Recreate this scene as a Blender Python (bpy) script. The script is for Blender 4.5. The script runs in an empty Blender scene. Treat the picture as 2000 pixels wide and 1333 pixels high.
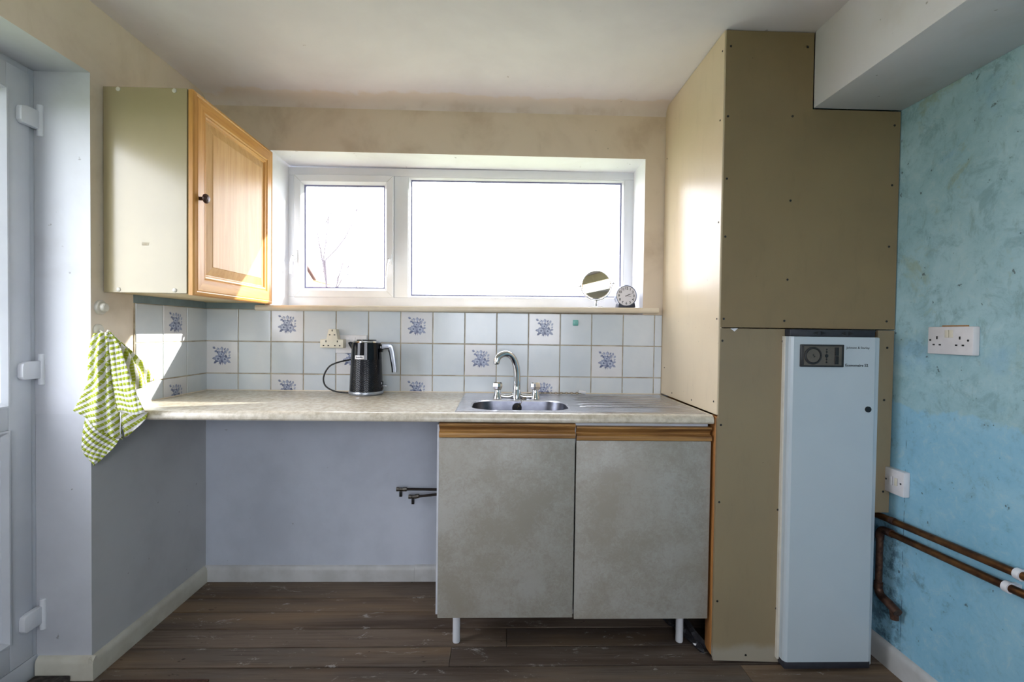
import bpy, bmesh, math, random
from mathutils import Vector, Matrix
random.seed(7)
C = bpy.context.scene.collection
SC = bpy.context.scene

# ------------------------------------------------------------------ camera
cam_d = bpy.data.cameras.new('camera'); cam = bpy.data.objects.new('camera', cam_d); C.objects.link(cam)
cam_d.sensor_width = 36.0; cam_d.lens = 952.25*36/2000; cam_d.clip_start = 0.05
right = Vector((0.99948357, -0.0291742, 0.01347063)); up = Vector((-0.01289299, 0.01989836, 0.99971887)); fwd = Vector((0.02943404, 0.99937627, -0.01951194))
m = Matrix((right, up, -fwd)).transposed().to_4x4(); m.translation = Vector((0, -2.3371, 1.2041))
cam.matrix_world = m
SC.camera = cam

# ------------------------------------------------------------------ world, sun, exposure
world = bpy.data.worlds.new('sky'); SC.world = world; world.use_nodes = True
bg = world.node_tree.nodes['Background']; bg.inputs[0].default_value = (0.89, 0.90, 1.0, 1); bg.inputs[1].default_value = 12.0
sun_d = bpy.data.lights.new('sun', 'SUN'); sun_d.energy = 15.0; sun_d.angle = math.radians(0.6); sun_d.color = (1.0, 0.95, 0.87)
sun = bpy.data.objects.new('sun', sun_d); C.objects.link(sun)
sun.rotation_euler = Vector((-2.09, -0.87, -1.0)).to_track_quat('-Z', 'Y').to_euler(); sun.location = (6, 4, 6)
def portal(name, loc, rot, sx, sy):
    l = bpy.data.lights.new(name, 'AREA'); l.shape = 'RECTANGLE'; l.size = sx; l.size_y = sy; l.energy = 1
    l.cycles.is_portal = True
    o = bpy.data.objects.new(name, l); C.objects.link(o); o.location = loc; o.rotation_euler = rot
portal('sky_portal', (-0.19, 0.31, 1.68), (-math.pi/2, 0, 0), 1.78, 0.76)
portal('sky_portal', (-1.66, -1.1, 1.05), (0, -math.pi/2, 0), 2.0, 0.9)
portal('sky_portal', (0.10, -4.42, 1.515), (math.pi/2, 0, 0), 1.72, 1.15)
vs = SC.view_settings; vs.view_transform = 'Standard'; vs.look = 'None'; vs.gamma = 1; vs.use_curve_mapping = False
SC.display_settings.display_device = 'sRGB'
vs.exposure = 0.0
SC.cycles.max_bounces = 10; SC.cycles.diffuse_bounces = 6; SC.cycles.transparent_max_bounces = 12
SC.cycles.sample_clamp_indirect = 6.0

# ------------------------------------------------------------------ helpers: colour and materials
def lin(c):
    f = lambda v: v/12.92 if v <= 0.04045 else ((v+0.055)/1.055)**2.4
    return tuple(f(x/255.0) for x in c[:3]) + (1.0,)
class NT:
    def __init__(s, name):
        s.m = bpy.data.materials.new(name); s.m.use_nodes = True; s.t = s.m.node_tree
        s.b = s.t.nodes['Principled BSDF']; s.out = s.t.nodes['Material Output']
    def n(s, typ, **kw):
        x = s.t.nodes.new(typ)
        for k, v in kw.items(): setattr(x, k, v)
        return x
    def link(s, a, b): s.t.links.new(a, b)
    def put(s, sock, v):
        if hasattr(v, 'links') or isinstance(v, bpy.types.NodeSocket): s.link(v, sock)
        else: sock.default_value = v
    def coords(s, scale=(1, 1, 1), kind='Object', rot=(0, 0, 0), rnd=False):
        c = s.n('ShaderNodeTexCoord'); mp = s.n('ShaderNodeMapping'); s.link(c.outputs[kind], mp.inputs[0])
        mp.inputs['Scale'].default_value = scale; mp.inputs['Rotation'].default_value = rot
        if rnd:
            oi = s.n('ShaderNodeObjectInfo'); cb = s.n('ShaderNodeCombineXYZ')
            mu = s.n('ShaderNodeMath', operation='MULTIPLY'); s.link(oi.outputs['Random'], mu.inputs[0]); mu.inputs[1].default_value = 37.0
            for k in range(3): s.link(mu.outputs[0], cb.inputs[k])
            s.link(cb.outputs[0], mp.inputs['Location'])
        return mp.outputs[0]
    def noise(s, vec, scale, detail=4, rough=0.6, dist=0.0):
        x = s.n('ShaderNodeTexNoise'); s.link(vec, x.inputs['Vector'])
        x.inputs['Scale'].default_value = scale; x.inputs['Detail'].default_value = detail
        x.inputs['Roughness'].default_value = rough; x.inputs['Distortion'].default_value = dist
        return x.outputs['Fac']
    def ramp(s, fac, lo, hi):
        x = s.n('ShaderNodeMapRange'); x.interpolation_type = 'SMOOTHSTEP'; s.put(x.inputs[0], fac)
        x.inputs[1].default_value = lo; x.inputs[2].default_value = hi
        return x.outputs[0]
    def mix(s, fac, a, b, mode='MIX'):
        x = s.n('ShaderNodeMix', data_type='RGBA', blend_type=mode)
        s.put(x.inputs[0], fac); s.put(x.inputs[6], a); s.put(x.inputs[7], b)
        return x.outputs[2]
    def math(s, op, a, b=0.0):
        x = s.n('ShaderNodeMath', operation=op); s.put(x.inputs[0], a); s.put(x.inputs[1], b); return x.outputs[0]
    def xyz(s, kind='Object'):
        c = s.n('ShaderNodeTexCoord'); x = s.n('ShaderNodeSeparateXYZ'); s.link(c.outputs[kind], x.inputs[0]); return x.outputs
    def bump(s, h, strength=0.2, dist=0.002):
        x = s.n('ShaderNodeBump'); x.inputs['Strength'].default_value = strength; x.inputs['Distance'].default_value = dist
        s.link(h, x.inputs['Height']); s.link(x.outputs[0], s.b.inputs['Normal'])
    def done(s, col, rough=0.5, metal=0.0, spec=0.5, coat=0.0):
        s.put(s.b.inputs['Base Color'], col); s.put(s.b.inputs['Roughness'], rough)
        s.b.inputs['Metallic'].default_value = metal; s.b.inputs['Specular IOR Level'].default_value = spec
        if coat: s.b.inputs['Coat Weight'].default_value = coat; s.b.inputs['Coat Roughness'].default_value = 0.1
        return s.m
def simple(name, c, rough=0.5, metal=0.0, spec=0.5, c2=None, scale=20, bump=0.0, bscale=60, stretch=(1, 1, 1), rnd=False):
    k = NT(name); v = k.coords(stretch, rnd=rnd)
    c2 = c2 or tuple(max(0, x-8) for x in c)
    col = k.mix(k.ramp(k.noise(v, scale), 0.35, 0.65), lin(c), lin(c2))
    if bump: k.bump(k.noise(v, bscale, 3), bump)
    return k.done(col, rough, metal, spec)

def mat_plaster(name, upper, lower, zsplit=0.905, stain=(150, 128, 98), amount=0.35):
    k = NT(name); v = k.coords(); o = k.xyz()
    up_ = k.mix(k.math('MULTIPLY', k.ramp(k.noise(v, 3.2, 6, 0.62, 0.4), 0.45, 0.75), amount), lin(upper), lin(stain))
    lo_ = k.mix(k.ramp(k.noise(v, 2.5, 5), 0.35, 0.7), lin(lower), lin(tuple(x-14 for x in lower)))
    col = k.mix(k.math('GREATER_THAN', o[2], zsplit), lo_, up_)
    sp = k.ramp(k.noise(v, 38, 2, 0.5), 0.74, 0.79)
    col = k.mix(k.math('MULTIPLY', sp, 0.5), col, lin((90, 80, 70)))
    k.bump(k.noise(v, 45, 4), 0.18, 0.002)
    return k.done(col, 0.62, spec=0.35)
M = {}
M['wall_left'] = mat_plaster('wall_left_paint', (224, 211, 194), (196, 196, 196), amount=0.3)
M['reveal'] = mat_plaster('reveal_paint', (196, 198, 204), (196, 198, 204), stain=(165, 160, 160), amount=0.3)
M['wall_back'] = mat_plaster('wall_back_paint', (218, 203, 184), (198, 204, 216), amount=0.6, stain=(178, 158, 134))
M['wall_plain'] = mat_plaster('wall_plain_paint', (205, 196, 180), (205, 196, 180))
M['white_plaster'] = mat_plaster('white_plaster', (230, 231, 238), (230, 231, 238), stain=(205, 201, 200), amount=0.4)
def mat_ceiling():
    k = NT('ceiling_paint'); v = k.coords(); o = k.xyz()
    col = k.mix(k.ramp(k.noise(v, 1.6, 5, 0.55, 0.3), 0.4, 0.7), lin((234, 230, 236)), lin((222, 217, 224)))
    # peeling edge along the window wall
    e = k.math('ADD', o[1], k.math('MULTIPLY', k.math('SUBTRACT', k.noise(v, 5, 5, 0.6), 0.5), 0.22))
    col = k.mix(k.math('MULTIPLY', k.ramp(e, -0.085, -0.06), 0.5), col, lin((222, 205, 188)))
    col = k.mix(k.math('MULTIPLY', k.ramp(e, -0.015, 0.03), 0.3), col, lin((176, 150, 124)))
    sp = k.ramp(k.noise(v, 26, 2, 0.5), 0.75, 0.80)
    col = k.mix(k.math('MULTIPLY', sp, 0.5), col, lin((150, 138, 132)))
    k.bump(k.noise(v, 30, 4), 0.12)
    return k.done(col, 0.6, spec=0.3)
M['ceiling'] = mat_ceiling()
def mat_right():
    k = NT('wall_right_paint'); v = k.coords(); o = k.xyz()
    n1 = k.noise(v, 2.4, 7, 0.66, 0.5); n2 = k.noise(v, 9, 6, 0.7, 0.6); n3 = k.noise(k.coords((1, 1, 0.35)), 20, 5, 0.7)
    blue = k.mix(k.ramp(n1, 0.35, 0.7), lin((132, 186, 212)), lin((152, 198, 218)))
    pale = k.mix(k.ramp(n1, 0.38, 0.66), lin((172, 206, 214)), lin((150, 188, 196)))
    pale = k.mix(k.math('MULTIPLY', k.ramp(n2, 0.52, 0.66), 0.7), pale, lin((128, 164, 172)))
    pale = k.mix(k.math('MULTIPLY', k.ramp(n3, 0.56, 0.75), 0.6), pale, lin((112, 138, 136)))
    pale = k.mix(k.math('MULTIPLY', k.ramp(k.noise(v, 3.7, 4, 0.6), 0.58, 0.68), 0.45), pale, lin((132, 178, 206)))
    # torn edge of the paler old coat
    edge = k.math('ADD', o[2], k.math('MULTIPLY', k.math('SUBTRACT', k.noise(v, 4.5, 6, 0.65), 0.5), 0.17))
    edge = k.math('ADD', edge, k.math('MULTIPLY', o[1], -0.10))
    col = k.mix(k.ramp(edge, 1.035, 1.05), blue, pale)
    fine = k.noise(v, 24, 8, 0.8, 0.4)
    col = k.mix(k.math('MULTIPLY', k.ramp(fine, 0.5, 0.72), 0.45), col, lin((110, 140, 150)))
    col = k.mix(k.math('MULTIPLY', k.ramp(fine, 0.5, 0.3), 0.35), col, lin((196, 214, 212)))
    col = k.mix(k.math('MULTIPLY', k.math('MULTIPLY', k.ramp(k.noise(v, 5, 5, 0.7, 0.3), 0.55, 0.68), k.ramp(edge, 1.1, 1.4)), 0.5), col, lin((150, 158, 118)))
    dirt = k.math('MULTIPLY', k.ramp(k.noise(v, 7, 6, 0.75), 0.60, 0.74), 0.6)
    col = k.mix(dirt, col, lin((92, 112, 122)))
    col = k.mix(k.math('MULTIPLY', k.ramp(k.noise(v, 48, 2, 0.5), 0.71, 0.76), 0.75), col, lin((66, 76, 80)))
    # mould round the old pipe run and a hairline crack in the paint
    dy = k.math('ABSOLUTE', k.math('ADD', o[1], 0.60)); low = k.ramp(o[2], 0.60, 0.46)
    mould = k.math('MULTIPLY', k.math('MULTIPLY', k.ramp(dy, 0.13, 0.0), low), k.ramp(k.noise(v, 22, 6, 0.75), 0.42, 0.62))
    col = k.mix(k.math('MULTIPLY', mould, 0.85), col, lin((52, 74, 90)))
    cr = k.math('ABSOLUTE', k.math('ADD', k.math('ADD', o[1], 0.668), k.math('MULTIPLY', k.math('SUBTRACT', k.noise(v, 6, 3), 0.5), 0.008)))
    crack = k.math('MULTIPLY', k.math('LESS_THAN', cr, 0.0016), k.math('MULTIPLY', k.ramp(o[2], 0.95, 0.85), k.ramp(k.noise(v, 14, 3), 0.45, 0.55)))
    col = k.mix(k.math('MULTIPLY', crack, 0.8), col, lin((70, 100, 122)))
    k.bump(k.noise(v, 40, 6, 0.7), 0.3, 0.002)
    return k.done(col, 0.6, spec=0.35)
M['wall_right'] = mat_right()
def mat_board(name, c1, c2, rough=0.5):
    k = NT(name); v = k.coords(); vs_ = k.coords((1, 1, 0.25))
    col = k.mix(k.ramp(k.noise(v, 1.7, 5, 0.6), 0.35, 0.7), lin(c1), lin(c2))
    col = k.mix(k.math('MULTIPLY', k.ramp(k.noise(vs_, 22, 5, 0.7), 0.5, 0.8), 0.18), col, lin(tuple(x*0.72 for x in c1)))
    col = k.mix(k.math('MULTIPLY', k.ramp(k.noise(v, 55, 2), 0.73, 0.78), 0.5), col, lin(tuple(x*0.5 for x in c1)))
    if name == 'plasterboard_low_face':
        z = k.math('ADD', k.xyz()[2], k.math('MULTIPLY', k.math('SUBTRACT', k.noise(v, 9, 4), 0.5), 0.05))
        col = k.mix(k.math('MULTIPLY', k.ramp(z, 0.085, 0.05), 0.7), col, lin((160, 154, 142)))
    k.bump(k.noise(vs_, 70, 3), 0.08, 0.001)
    return k.done(col, rough, spec=0.4)
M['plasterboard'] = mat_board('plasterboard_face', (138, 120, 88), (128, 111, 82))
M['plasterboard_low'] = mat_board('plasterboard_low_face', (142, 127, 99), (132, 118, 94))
M['plasterboard_lit'] = mat_board('plasterboard_lit_face', (208, 192, 164), (202, 186, 158), 0.3)  # paler copy of the front boards, window light put into the colour
def mat_floor():
    k = NT('old_floorboard'); v = k.coords((0.35, 2.6, 2.6), rnd=True); g = k.coords((1.2, 40, 20), rnd=True); w = k.coords(rnd=True)
    oi = k.n('ShaderNodeObjectInfo')
    col = k.mix(oi.outputs['Random'], lin((128, 110, 94)), lin((90, 82, 76)))
    col = k.mix(k.math('MULTIPLY', k.ramp(k.noise(v, 2.4, 6, 0.65, 0.5), 0.42, 0.66), 0.8), col, lin((70, 56, 47)))
    col = k.mix(k.math('MULTIPLY', k.ramp(k.noise(g, 3, 5, 0.7), 0.45, 0.7), 0.55), col, lin((60, 47, 38)))
    col = k.mix(k.math('MULTIPLY', k.ramp(k.noise(v, 1.1, 4), 0.5, 0.7), 0.6), col, lin((150, 122, 92)))
    col = k.mix(k.math('MULTIPLY', k.ramp(k.noise(k.coords((1, 2.5, 1), rnd=True), 5.5, 7, 0.8, 1.2), 0.585, 0.66), 0.75), col, lin((176, 170, 164)))
    col = k.mix(k.math('MULTIPLY', k.ramp(k.noise(k.coords((1, 1.8, 1), rnd=True), 12, 3, 0.6), 0.69, 0.75), 0.8), col, lin((40, 32, 27)))
    k.bump(k.noise(g, 4, 5, 0.7), 0.35, 0.002)
    return k.done(col, 0.68, spec=0.25)
M['floor'] = mat_floor()
def mat_oak(name, c1, c2, axis='z', rough=0.35, dark=(120, 72, 28), spec=0.4):
    sc = {'z': (30, 30, 1.6), 'x': (1.6, 30, 30), 'y': (30, 1.6, 30)}[axis]
    k = NT(name); v = k.coords(sc)
    f = k.noise(v, 1.2, 6, 0.65, 0.5)
    col = k.mix(k.ramp(f, 0.32, 0.68), lin(c1), lin(c2))
    fine = k.coords(tuple(3*x for x in sc))
    col = k.mix(k.math('MULTIPLY', k.ramp(k.noise(fine, 2.2, 4, 0.7), 0.55, 0.75), 0.35), col, lin(dark))
    k.bump(f, 0.06, 0.001)
    return k.done(col, rough, spec=spec)
M['oak_z'] = mat_oak('oak_upright', (212, 160, 92), (188, 132, 66), 'z')
M['oak_y'] = mat_oak('oak_rail', (212, 160, 92), (188, 132, 66), 'y')
M['oak_panel'] = mat_oak('oak_panel', (206, 166, 114), (190, 146, 92), 'z', 0.36, spec=0.22)
M['rail_wood'] = mat_oak('handle_rail_wood', (176, 132, 76), (112, 76, 44), 'x', 0.35, dark=(44, 30, 20))
M['batten'] = mat_oak('timber_batten', (176, 122, 68), (148, 98, 52), 'z', 0.5)
M['cupboard_side'] = simple('cupboard_side_laminate', (164, 151, 117), 0.22, c2=(158, 146, 114), scale=3, spec=0.6)
M['cupboard_under'] = simple('cupboard_under_board', (216, 198, 160), 0.5)
M['white_cap'] = simple('white_plastic_cap', (212, 208, 196), 0.35)
M['upvc'] = simple('white_upvc', (226, 228, 234), 0.28, c2=(220, 222, 228), scale=4)
M['door_upvc'] = simple('white_door_upvc', (214, 217, 224), 0.3, c2=(206, 209, 217), scale=4)
M['gasket'] = simple('grey_gasket', (124, 126, 160), 0.5)
M['black'] = simple('black_plastic', (20, 20, 22), 0.35)
M['dark_gap'] = simple('dark_gap', (14, 12, 10), 0.9)
M['knob_dark'] = simple('dark_bronze', (70, 48, 42), 0.35, metal=0.4)
M['skirting'] = simple('skirting_paint', (206, 202, 188), 0.4, c2=(188, 182, 166), scale=6, bump=0.1)
M['skirting_white'] = simple('skirting_white_paint', (200, 200, 200), 0.4, c2=(182, 182, 180), scale=6, bump=0.1)
M['sill'] = simple('sill_paint', (224, 214, 196), 0.4, c2=(214, 200, 178), scale=4)
M['grout'] = simple('grout', (190, 180, 160), 0.8, c2=(152, 138, 116), scale=14)
M['tile_blue'] = simple('pale_blue_tile', (205, 211, 216), 0.16, c2=(197, 205, 212), scale=5, bump=0.05, bscale=14, rnd=True)
M['tile_white'] = simple('white_tile', (214, 214, 216), 0.16, c2=(208, 209, 213), scale=5, bump=0.05, bscale=14, rnd=True)
M['print_mid'] = simple('tile_print_mid_blue', (140, 148, 174), 0.3)
M['print_dark'] = simple('tile_print_dark_blue', (98, 106, 136), 0.3)
M['print_light'] = simple('tile_print_light_blue', (172, 180, 200), 0.3)
M['strip'] = simple('blue_grey_strip_paint', (134, 154, 162), 0.5, c2=(122, 140, 146), scale=8)
def mat_worktop():
    k = NT('worktop_laminate'); v = k.coords()
    col = k.mix(k.ramp(k.noise(v, 46, 5, 0.7), 0.36, 0.66), lin((206, 198, 182)), lin((178, 168, 150)))
    col = k.mix(k.math('MULTIPLY', k.ramp(k.noise(v, 9, 4), 0.45, 0.7), 0.4), col, lin((214, 208, 196)))
    return k.done(col, 0.26, spec=0.5)
M['worktop'] = mat_worktop()
def mat_sponge():
    k = NT('sponged_grey_laminate'); v = k.coords(rnd=True)
    a = k.noise(v, 5.5, 5, 0.62, 0.3); b = k.noise(v, 60, 5, 0.75, 1.0)
    f = k.math('ADD', k.math('MULTIPLY', a, 0.6), k.math('MULTIPLY', b, 0.4))
    col = k.mix(k.ramp(f, 0.40, 0.62), lin((146, 141, 131)), lin((164, 162, 156)))
    col = k.mix(k.math('MULTIPLY', k.ramp(k.noise(v, 2.6, 4), 0.4, 0.7), 0.5), col, lin((146, 139, 127)))
    return k.done(col, 0.4, spec=0.4)
M['sponge'] = mat_sponge()
M['carcass'] = simple('white_melamine', (206, 210, 218), 0.4)
def mat_steel():
    k = NT('brushed_steel'); v = k.coords((2, 90, 90))
    n = k.noise(v, 3, 3)
    col = k.mix(n, lin((176, 176, 182)), lin((198, 198, 204)))
    return k.done(col, k.math('ADD', k.math('MULTIPLY', n, 0.16), 0.2), metal=1.0)
M['steel'] = mat_steel()
M['steel_shaded'] = simple('shaded_bowl_steel', (112, 114, 124), 0.34, metal=1.0, c2=(100, 102, 112), scale=30)  # darker copy of the sink steel, shade inside the bowl put into the colour
M['chrome'] = simple('chrome', (214, 216, 220), 0.07, metal=1.0)
M['silver_paint'] = simple('satin_silver', (176, 182, 194), 0.3, metal=0.8)
M['kettle_gloss'] = simple('kettle_gloss_navy_black', (12, 14, 21), 0.08, spec=0.32)
def mat_kettle():
    k = NT('kettle_embossed'); c = k.n('ShaderNodeTexCoord'); s = k.n('ShaderNodeSeparateXYZ'); k.link(c.outputs['UV'], s.inputs[0])
    zig = k.math('PINGPONG', k.math('MULTIPLY', s.outputs[0], 44.0), 1.0)
    h = k.math('FRACT', k.math('ADD', k.math('MULTIPLY', s.outputs[1], 30.0), k.math('MULTIPLY', zig, 0.9)))
    k.bump(k.math('PINGPONG', h, 0.5), 0.3, 0.003)
    return k.done(lin((13, 15, 22)), 0.26, spec=0.32)
M['kettle_embossed'] = mat_kettle()
M['cream_plastic'] = simple('cream_plastic', (220, 214, 196), 0.35)
M['socket_white'] = simple('socket_white_plastic', (222, 220, 222), 0.3)
M['copper'] = simple('tarnished_copper', (126, 84, 48), 0.35, metal=0.85, c2=(78, 50, 32), scale=14)
M['copper_old'] = simple('old_copper_joint', (104, 76, 62), 0.5, metal=0.7, c2=(66, 46, 38), scale=40)
M['pipe_dark'] = simple('dark_old_pipe', (54, 46, 42), 0.45, metal=0.6)
M['valve_metal'] = simple('valve_metal', (120, 116, 110), 0.35, metal=0.9, c2=(80, 76, 72), scale=90)
M['heater_white'] = simple('heater_white_enamel', (184, 195, 202), 0.3, c2=(178, 190, 198), scale=2)
M['heater_grey'] = simple('heater_dark_grey', (44, 46, 54), 0.5)
M['timer'] = simple('timer_smoked', (92, 86, 78), 0.35, c2=(82, 77, 70))
M['timer_dark'] = simple('timer_dark', (42, 40, 40), 0.35)
M['ink'] = simple('printed_ink', (44, 50, 54), 0.6)
M['ink_light'] = simple('printed_pale_line', (120, 118, 112), 0.6)
M['teal'] = simple('teal_plastic', (112, 178, 170), 0.3)
M['clock_face'] = simple('clock_face', (224, 222, 228), 0.4)
M['clock_case'] = simple('clock_case_silver', (150, 158, 178), 0.25, metal=0.7)
M['clock_dark'] = simple('clock_dark_blue', (40, 44, 62), 0.4)
M['foil'] = simple('dark_plastic_sheet', (46, 46, 50), 0.18, c2=(30, 30, 34), spec=0.8)
M['rug'] = simple('rust_rug', (84, 54, 40), 0.95, c2=(64, 40, 30), scale=120, bump=0.6, bscale=200)
M['mat_dark'] = simple('mottled_dark_mat', (78, 72, 68), 0.95, c2=(44, 38, 36), scale=45, bump=0.6, bscale=120)
M['brass_chain'] = simple('dull_chain', (120, 104, 72), 0.35, metal=0.8)
M['mirror_stripe_housing'] = simple('cream_housing_paint', (232, 222, 186), 0.5)
def mat_mirror():
    k = NT('mirror_glass'); return k.done(lin((240, 240, 240)), 0.01, metal=1.0)
M['mirror'] = mat_mirror()
def mat_glass(name, tint=(0.97, 0.985, 0.98, 1)):
    k = NT(name); tr = k.n('ShaderNodeBsdfTransparent'); gl = k.n('ShaderNodeBsdfGlossy'); mx = k.n('ShaderNodeMixShader'); lw = k.n('ShaderNodeLayerWeight')
    tr.inputs[0].default_value = tint; gl.inputs['Roughness'].default_value = 0.02
    k.link(k.math('ADD', k.math('MULTIPLY', k.math('POWER', lw.outputs['Facing'], 5.0), 0.5), 0.03), mx.inputs[0]); k.link(tr.outputs[0], mx.inputs[1]); k.link(gl.outputs[0], mx.inputs[2]); k.link(mx.outputs[0], k.out.inputs[0])
    return k.m
M['glass'] = mat_glass('window_glass')
def mat_towel():
    k = NT('green_check_towel'); c = k.n('ShaderNodeTexCoord'); s = k.n('ShaderNodeSeparateXYZ'); k.link(c.outputs['UV'], s.inputs[0])
    tau = 2*math.pi
    su = k.math('SINE', k.math('MULTIPLY', s.outputs[0], tau/0.0115)); sv = k.math('SINE', k.math('MULTIPLY', s.outputs[1], tau/0.0180))
    nz = k.noise(c.outputs['UV'], 160, 2)
    f = k.math('ADD', k.math('MINIMUM', k.math('ADD', sv, 0.15), k.math('ADD', su, 0.98)), k.math('MULTIPLY', k.math('SUBTRACT', nz, 0.5), 0.7))
    col = k.mix(k.ramp(f, -0.12, 0.18), lin((232, 230, 228)), lin((162, 174, 58)))
    k.bump(k.math('ADD', su, k.math('MULTIPLY', sv, 0.8)), 0.5, 0.002)
    return k.done(col, 0.9, spec=0.1)
M['towel'] = mat_towel()
M['brick_far'] = simple('far_house_wall', (206, 176, 160), 0.9)
M['roof_far'] = simple('far_roof', (64, 48, 46), 0.95, spec=0.1)
M['bark'] = simple('bark', (92, 86, 92), 0.95, spec=0.1)
M['lawn'] = simple('garden_ground', (120, 126, 96), 0.95, c2=(96, 104, 74), scale=2)
M['outer_wall'] = simple('outer_render', (200, 195, 188), 0.9)

# ------------------------------------------------------------------ helpers: geometry
ORG = {}
def org(p):
    return ORG.get(p.name, Vector((0, 0, 0))) if p else Vector((0, 0, 0))
def rounded_rect(w, h, r, n=5, cx=0, cy=0):
    pts = []
    for (sx, sy, a0) in ((1, 1, 0), (-1, 1, 90), (-1, -1, 180), (1, -1, 270)):
        for k in range(n+1):
            a = math.radians(a0 + 90*k/n)
            pts.append((cx + sx*(w/2-r) + r*math.cos(a), cy + sy*(h/2-r) + r*math.sin(a)))
    return pts
class MB:
    def __init__(s): s.bm = bmesh.new(); s.uv = None; s.mi = 0
    def face(s, vs, mi=None):
        try: f = s.bm.faces.new(vs)
        except ValueError: return None
        f.material_index = s.mi if mi is None else mi
        return f
    def v(s, p): return s.bm.verts.new(p)
    def box(s, x0, x1, y0, y1, z0, z1):
        if x0 > x1: x0, x1 = x1, x0
        if y0 > y1: y0, y1 = y1, y0
        if z0 > z1: z0, z1 = z1, z0
        V = [s.v((x, y, z)) for x in (x0, x1) for y in (y0, y1) for z in (z0, z1)]
        for q in ((0, 1, 3, 2), (4, 6, 7, 5), (0, 4, 5, 1), (2, 3, 7, 6), (0, 2, 6, 4), (1, 5, 7, 3)): s.face([V[i] for i in q])
        return s
    def prism(s, poly, axis, a, b):
        # poly in the two other axes (cyclic order), extruded along axis
        def P(p, t): return {'x': (t, p[0], p[1]), 'y': (p[0], t, p[1]), 'z': (p[0], p[1], t)}[axis]
        A = [s.v(P(p, a)) for p in poly]; B = [s.v(P(p, b)) for p in poly]; n = len(poly)
        s.face(A); s.face(B[::-1])
        for i in range(n): s.face([A[i], A[(i+1) % n], B[(i+1) % n], B[i]])
        return s
    def loops(s, rings, close=True, cap0=True, cap1=True):
        R = [[s.v(p) for p in r] for r in rings]; n = len(R[0])
        for a, b in zip(R, R[1:]):
            for i in range(n if close else n-1): s.face([a[i], a[(i+1) % n], b[(i+1) % n], b[i]])
        if close and cap0: s.face(R[0][::-1])
        if close and cap1: s.face(R[-1])
        return R
    def lathe(s, prof, c=(0, 0, 0), axis='z', n=32, cap=True):
        rings = []
        for r, h in prof:
            ring = []
            for i in range(n):
                a = 2*math.pi*i/n; u, w = max(r, 1e-5)*math.cos(a), max(r, 1e-5)*math.sin(a)
                p = {'z': (u, w, h), 'y': (u, h, w), 'x': (h, u, w)}[axis]
                ring.append((c[0]+p[0], c[1]+p[1], c[2]+p[2]))
            rings.append(ring)
        s.loops(rings, True, cap, cap); return s
    def tube(s, pts, r, n=12, cap=True):
        pts = [Vector(p) for p in pts]; rings = []
        rs = r if isinstance(r, (list, tuple)) else [r]*len(pts)
        t = (pts[1]-pts[0]).normalized(); ref = Vector((0, 0, 1)) if abs(t.z) < 0.9 else Vector((1, 0, 0))
        nrm = (ref - t*ref.dot(t)).normalized()
        for i, p in enumerate(pts):
            if i == 0: t = pts[1]-pts[0]
            elif i == len(pts)-1: t = pts[-1]-pts[-2]
            else: t = pts[i+1]-pts[i-1]
            t.normalize(); nrm = (nrm - t*nrm.dot(t)).normalized(); bn = t.cross(nrm)
            rings.append([p + (nrm*math.cos(2*math.pi*k/n) + bn*math.sin(2*math.pi*k/n))*rs[i] for k in range(n)])
        s.loops(rings, True, cap, cap); return s
    def disc(s, c, r, axis, depth, n=16):
        return s.lathe([(r, 0), (r, depth)], c, axis, n)
    def build(s, name, mats, parent=None, smooth=False, bevel=0.0, seg=2, auto=35):
        bm = s.bm; o = org(parent)
        bmesh.ops.recalc_face_normals(bm, faces=bm.faces)
        if bevel:
            es = [e for e in bm.edges if len(e.link_faces) == 2 and e.calc_face_angle(0) > math.radians(30)]
            bmesh.ops.bevel(bm, geom=es, offset=bevel, segments=seg, affect='EDGES', profile=0.5, clamp_overlap=True)
        if o.length: bmesh.ops.translate(bm, verts=bm.verts, vec=-o)
        me = bpy.data.meshes.new(name)
        if smooth or bevel:
            for f in bm.faces: f.smooth = True
            for e in bm.edges:
                if len(e.link_faces) == 2 and e.calc_face_angle(0) > math.radians(auto): e.smooth = False
        bm.to_mesh(me); bm.free()
        for mm in (mats if isinstance(mats, (list, tuple)) else [mats]): me.materials.append(mm)
        return link(name, me, parent)
def link(name, me, parent=None):
    ob = bpy.data.objects.new(name, me); C.objects.link(ob)
    if parent: ob.parent = parent; ORG[ob.name] = org(parent)
    else: ORG[ob.name] = Vector((0, 0, 0))
    return ob
def box(name, mat, b, parent=None, bevel=0.0, seg=2):
    return MB().box(*b).build(name, mat, parent, bevel=bevel, seg=seg)
def tag(o, label, cat, group=None):
    o['label'] = label; o['category'] = cat
    if group: o['group'] = group
    return o
def thing(name, loc, label, cat, group=None):
    o = bpy.data.objects.new(name, None); C.objects.link(o); o.location = loc; o.empty_display_size = 0.05
    ORG[o.name] = Vector(loc); return tag(o, label, cat, group)
def struct(o, label=None):
    o['kind'] = 'structure'
    if label: o['label'] = label
    return o
def text_mesh(txt, size, bold=0.0, depth=0.0003, align='LEFT'):
    cu = bpy.data.curves.new('lettering', 'FONT'); cu.body = txt; cu.size = size; cu.extrude = depth; cu.offset = bold; cu.align_x = align; cu.align_y = 'CENTER'
    cu.resolution_u = 3
    o = bpy.data.objects.new('lettering', cu); C.objects.link(o)
    dg = bpy.context.evaluated_depsgraph_get(); dg.update()
    me = bpy.data.meshes.new_from_object(o.evaluated_get(dg))
    bpy.data.objects.remove(o); bpy.data.curves.remove(cu)
    return me
def bez(p0, p1, p2, p3, n=10):
    p0, p1, p2, p3 = map(Vector, (p0, p1, p2, p3)); out = []
    for i in range(n+1):
        t = i/n; u = 1-t; out.append(p0*u**3 + p1*3*u*u*t + p2*3*u*t*t + p3*t**3)
    return out
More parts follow.
